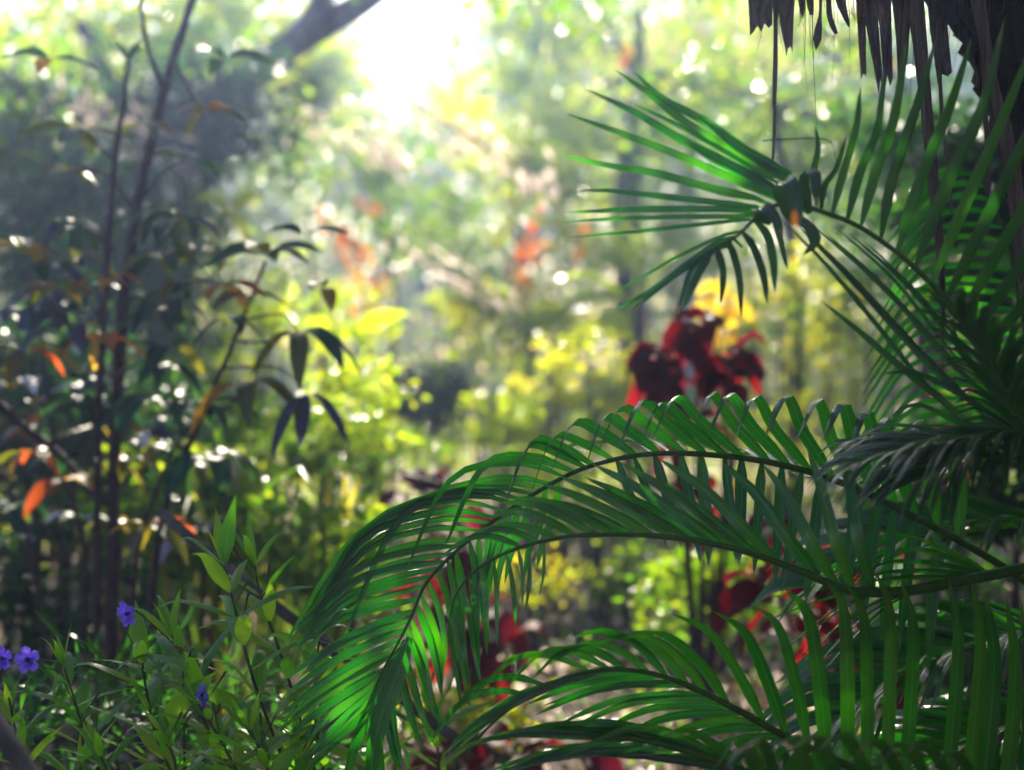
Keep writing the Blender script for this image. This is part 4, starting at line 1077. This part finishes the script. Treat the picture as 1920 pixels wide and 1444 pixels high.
# leaflets of a second frond lying below the first, pointing up left
RJ = [(2050, 1010, 2.4), (1950, 900, 2.4), (1900, 800, 2.38), (1850, 720, 2.36), (1790, 650, 2.35)]
FJ = frond(palm3, RJ, [.007, .006, .005, .003], [])
blades(FJ, [([(1800, 790), (1711, 692), (1662, 636), (1558, 501), (1465, 411)], 13), ([(1840, 770), (1745, 678), (1593, 518), (1489, 421)], 23), ([(1830, 720), (1770, 667), (1662, 546), (1524, 418)], 15),
            ([(1800, 680), (1780, 657), (1680, 525), (1558, 418)], 9), ([(1800, 655), (1794, 646), (1697, 532), (1586, 432)], 9), ([(1810, 648), (1714, 546), (1650, 478), (1614, 445)], 8),
            ([(1830, 800), (1766, 754), (1690, 685), (1614, 622), (1538, 563)], 17), ([(1850, 790), (1720, 655), (1620, 545), (1510, 430)], 14), ([(1860, 760), (1760, 650), (1640, 520), (1540, 430)], 12),
            ([(1815, 660), (1740, 570), (1690, 515), (1640, 475)], 6), ([(1900, 800), (1800, 740), (1720, 700), (1648, 702)], 14), ([(1910, 830), (1800, 790), (1720, 760), (1660, 790)], 14),
            ([(1920, 860), (1840, 850), (1740, 850), (1670, 880)], 13), ([(1900, 780), (1850, 700), (1830, 620), (1840, 540)], 24), ([(1920, 800), (1900, 700), (1900, 610), (1920, 520)], 24),
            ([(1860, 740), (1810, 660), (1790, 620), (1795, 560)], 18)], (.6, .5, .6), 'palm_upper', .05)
for dirv, ln, p0, ll in [((-.8, -.1, .12), .36, (2020, 830, 2.3), .17), ((-.7, -.3, -.05), .34, (2020, 780, 2.4), .17), ((-.75, .2, .3), .34, (2020, 900, 2.35), .17), ((-.3, -.2, .6), .4, (1980, 950, 2.3), .17)]:
    wild_frond(palm3, A(*p0), dirv, ln, .5, ll, 24, w=.013, up=.15, rr=.005)

# pale thin leaflets curving down behind: a frond seen edge-on
palm4 = empty('back_palm', G(1980, 3.2, 0), 'palm behind with thin shining leaflets curving left like ribs', 'palm')
RG = [(2010, 1050, 3.3), (1960, 800, 3.25), (1920, 600, 3.2), (1890, 450, 3.2), (1850, 350, 3.2), (1800, 310, 3.2)]
ug = [(1965, 820, [(-140, -30, 0), (-270, 10, 0), (-400, 230, -.02)], 14),
      (1940, 700, [(-120, -20, 0), (-240, 0, 0), (-350, 170, -.02)], 15),
      (1915, 580, [(-100, -14, 0), (-200, 0, 0), (-300, 130, -.02)], 16),
      (1890, 450, [(-80, -10, 0), (-160, 10, 0), (-240, 120, -.02)], 16),
      (1850, 350, [(-50, -8, 0), (-110, 15, 0), (-190, 110, -.02)], 16),
      (1810, 315, [(-30, -2, 0), (-70, 20, 0), (-120, 80, -.02)], 14)]
frond(palm4, RG, [.012, .010, .007, .004, .002], [(27, ug)], jit=6)
for dirv, ln, p0, ll in [((-.7, -.1, .10), .62, (2050, 1000, 3.1), .30), ((-.75, -.2, .05), .62, (2060, 1180, 3.0), .30), ((-.5, .1, .15), .5, (2080, 900, 3.2), .28), ((-.8, -.1, -.1), .7, (2080, 1320, 2.95), .3)]:
    wild_frond(palm4, A(*p0), dirv, ln, .7, ll, 22, mat='palm', w=.028)

# ------------------------------------------------------------------ big trunk with a skirt of dried leaves, top right
big = empty('old_palm', G(2120, 2.9, 0), 'old palm trunk with a ragged skirt of dried brown leaves, top right', 'palm')
link('trunk', tube('trunk', [G(2130, 2.9), A(2110, 1000, 2.9), A(2080, 500, 2.88), A(2030, 150, 2.86), A(1960, -100, 2.85), A(1900, -400, 2.85)], [.20, .18, .17, .19, .22, .22], 16, 60, .18), M['shaded_bark'], big)
for k in range(14):
    x = 1745 + k * 19; d = 2.78 + random.uniform(-.08, .1)
    y1 = 20 + (x - 1720) * 1.25 + random.uniform(-40, 50)
    blade_obj('leaf_sheath', [A(x - 60, -220, d), A(x - 20, -60, d), A(x + 12, y1 * .5, d), A(x + 30 + random.uniform(-10, 20), y1, d)], .06, (1, random.uniform(-.5, .5), 0), M['shaded_bark'], big, prof=lambda s: 1 - s ** 3 * .75, seg=8, fold=.15)

B, D, K = clumps(V3(1.35, 2.9, 3.0), (1.1, 1.5, .32), 60, 22, .22, .8)  # crown above the view, added to shade the fronds below
B, D = clear_view(B, D, .5)
o = link('crown', leaf_cloud('crown', B, D, .42, .035), M['dark'], big); o['kind'] = 'stuff'
def dry_strip(parent, left, right, ends, d, mat='dry', name='dried_leaf', rows=10, curl=.012):
    """torn strip hanging down: left/right edge polylines (px,py) from the top; ends: ragged lower offsets per column"""
    cols = len(ends) - 1
    Lq = resample(spline([(*p, 0) for p in left], 30), rows + 1); Rq = resample(spline([(*p, 0) for p in right], 30), rows + 1)
    V, UV = [], []
    ph = random.uniform(0, 6)
    for i in range(rows + 1):
        for c in range(cols + 1):
            u = c / cols
            x = Lq[i][0] * (1 - u) + Rq[i][0] * u; y = Lq[i][1] * (1 - u) + Rq[i][1] * u
            y += ends[c] * (i / rows) ** 3
            dd = d + curl * math.sin(u * 5 + ph + i * .12) + .01 * math.sin(i * .7 + ph)
            V.append(A(x + random.uniform(-.6, .6), y, dd)); UV.append((u, i / rows))
    k = cols + 1
    Fc = [(i * k + c, i * k + c + 1, (i + 1) * k + c + 1, (i + 1) * k + c) for i in range(rows) for c in range(cols)]
    return link(name, mesh_np(name, V, Fc, UV), M[mat], parent)
DS = [([(1400, -90), (1403, 0), (1406, 55)], [(1448, -90), (1449, 0), (1448, 50)], [12, 6, -4, 8, -8, 2, -4], 2.75, 'dry'),
      ([(1447, -90), (1450, 60), (1448, 195)], [(1452, -90), (1455, 60), (1452, 195)], [6, 2], 2.74, 'dry'),
      ([(1449, -90), (1451, 100), (1449, 200), (1447, 318)], [(1458, -90), (1459, 100), (1456, 200), (1450, 318)], [4, 0], 2.73, 'dry'),
      ([(1452, -90), (1458, 10), (1474, 98)], [(1488, -90), (1489, 0), (1486, 66)], [8, 4, 10, 34], 2.78, 'dry'),
      ([(1492, -90), (1496, 0), (1505, 32)], [(1510, -90), (1509, 0), (1509, 30)], [4, 0, -10], 2.78, 'dry'),
      ([(1508, -90), (1512, 0), (1518, 28)], [(1522, -90), (1526, 0), (1526, 22)], [0, 6], 2.8, 'dry'),
      ([(1545, -90), (1549, 20), (1556, 58)], [(1556, -90), (1560, 20), (1572, 60)], [-8, 6, 2], 2.75, 'dry_spot'),
      ([(1552, -90), (1566, 0), (1590, 50)], [(1582, -90), (1586, 0), (1594, 44)], [0, 4, 2], 2.77, 'dry'),
      ([(1596, -90), (1606, 20), (1614, 148)], [(1612, -90), (1622, 20), (1624, 140)], [2, -6, 4], 2.8, 'dry'),
      ([(1600, -90), (1618, 20), (1648, 172)], [(1632, -90), (1645, 20), (1655, 140)], [6, -10, 4, 2], 2.74, 'dry_spot'),
      ([(1625, -90), (1650, 60), (1658, 186)], [(1668, -90), (1672, 40), (1674, 140)], [2, -30, 6, 8], 2.72, 'dry_spot'),
      ([(1660, -90), (1678, 60), (1684, 180)], [(1700, -90), (1706, 60), (1692, 170)], [-20, 14, 8], 2.78, 'dry'),
      ([(1685, -90), (1716, 120), (1735, 300), (1756, 480), (1766, 620)], [(1725, -90), (1742, 120), (1757, 300), (1772, 480), (1772, 620)], [0, 26, 6], 2.7, 'dry'),
      ([(1730, -90), (1742, 40), (1758, 150)], [(1768, -90), (1778, 60), (1786, 135)], [8, -6, 4, 0], 2.76, 'dry_spot'),
      ([(1752, -90), (1760, 180), (1776, 330), (1784, 400)], [(1762, -90), (1768, 180), (1782, 330), (1787, 400)], [2, 2], 2.74, 'dry'),
      ([(1836, -90), (1840, 150), (1848, 300), (1852, 400)], [(1844, -90), (1850, 150), (1856, 300), (1856, 400)], [2, 2], 2.8, 'dry'),
      ([(1800, -90), (1846, 130), (1880, 300), (1912, 560)], [(1840, -90), (1866, 130), (1912, 300), (1930, 560)], [2, 10, -6], 2.72, 'dry')]
for Lp, Rp, en, d, mt in DS:
    dry_strip(big, Lp, Rp, en, d, mt)
for k in range(90):
    x = random.uniform(1400, 1900); l = random.uniform(20, 230) * random.random() + 15; dd = random.uniform(2.7, 2.85)
    link('fibre', tube('fibre', [A(x, -60, dd), A(x + random.uniform(-6, 6), l * .4, dd), A(x + random.uniform(-14, 14), l, dd)], [.0009, .0006, .0003], 4, 8), M['dry'], big)
th = empty('hanging_thread', Vector(A(1524, -60, 2.7)), 'thin thread hanging from the dried leaves with a drop-shaped pod', 'thread')
link('thread', tube('thread', [A(1523, -60, 2.7), A(1524, 80, 2.7), A(1528, 170, 2.7), A(1531, 238, 2.7)], [.0011, .0009, .0007, .0006], 5, 16), M['dry'], th)
link('pod', tube('pod', [A(1538, -60, 2.7), A(1538, 20, 2.7), A(1534, 60, 2.7), A(1530, 92, 2.7)], [.0015, .002, .003, .0075, .0085, .002], 8, 16), M['dry'], th)
th2 = empty('curled_tendril', Vector(A(1400, 262, 2.3)), 'thin dark tendril crossing behind the crook of the fan', 'twig')
link('tendril', tube('tendril', [A(1430, 264, 2.3), A(1500, 260, 2.3), A(1555, 264, 2.3), A(1568, 300, 2.3)], [.0012, .001, .0008], 5, 14), M['stem'], th2)
fl = link('fallen_petal', mesh_np('fallen_petal', *blade([A(1488, 392, 1.86), A(1490, 405, 1.855), A(1491, 420, 1.855), A(1494, 430, 1.86)], 10 / F * 1.86, (1, 0, 0), prof=prof_lance, seg=5)), M['orange'])
tag(fl, 'tiny orange petal stuck on the crook of the upper frond', 'petal')
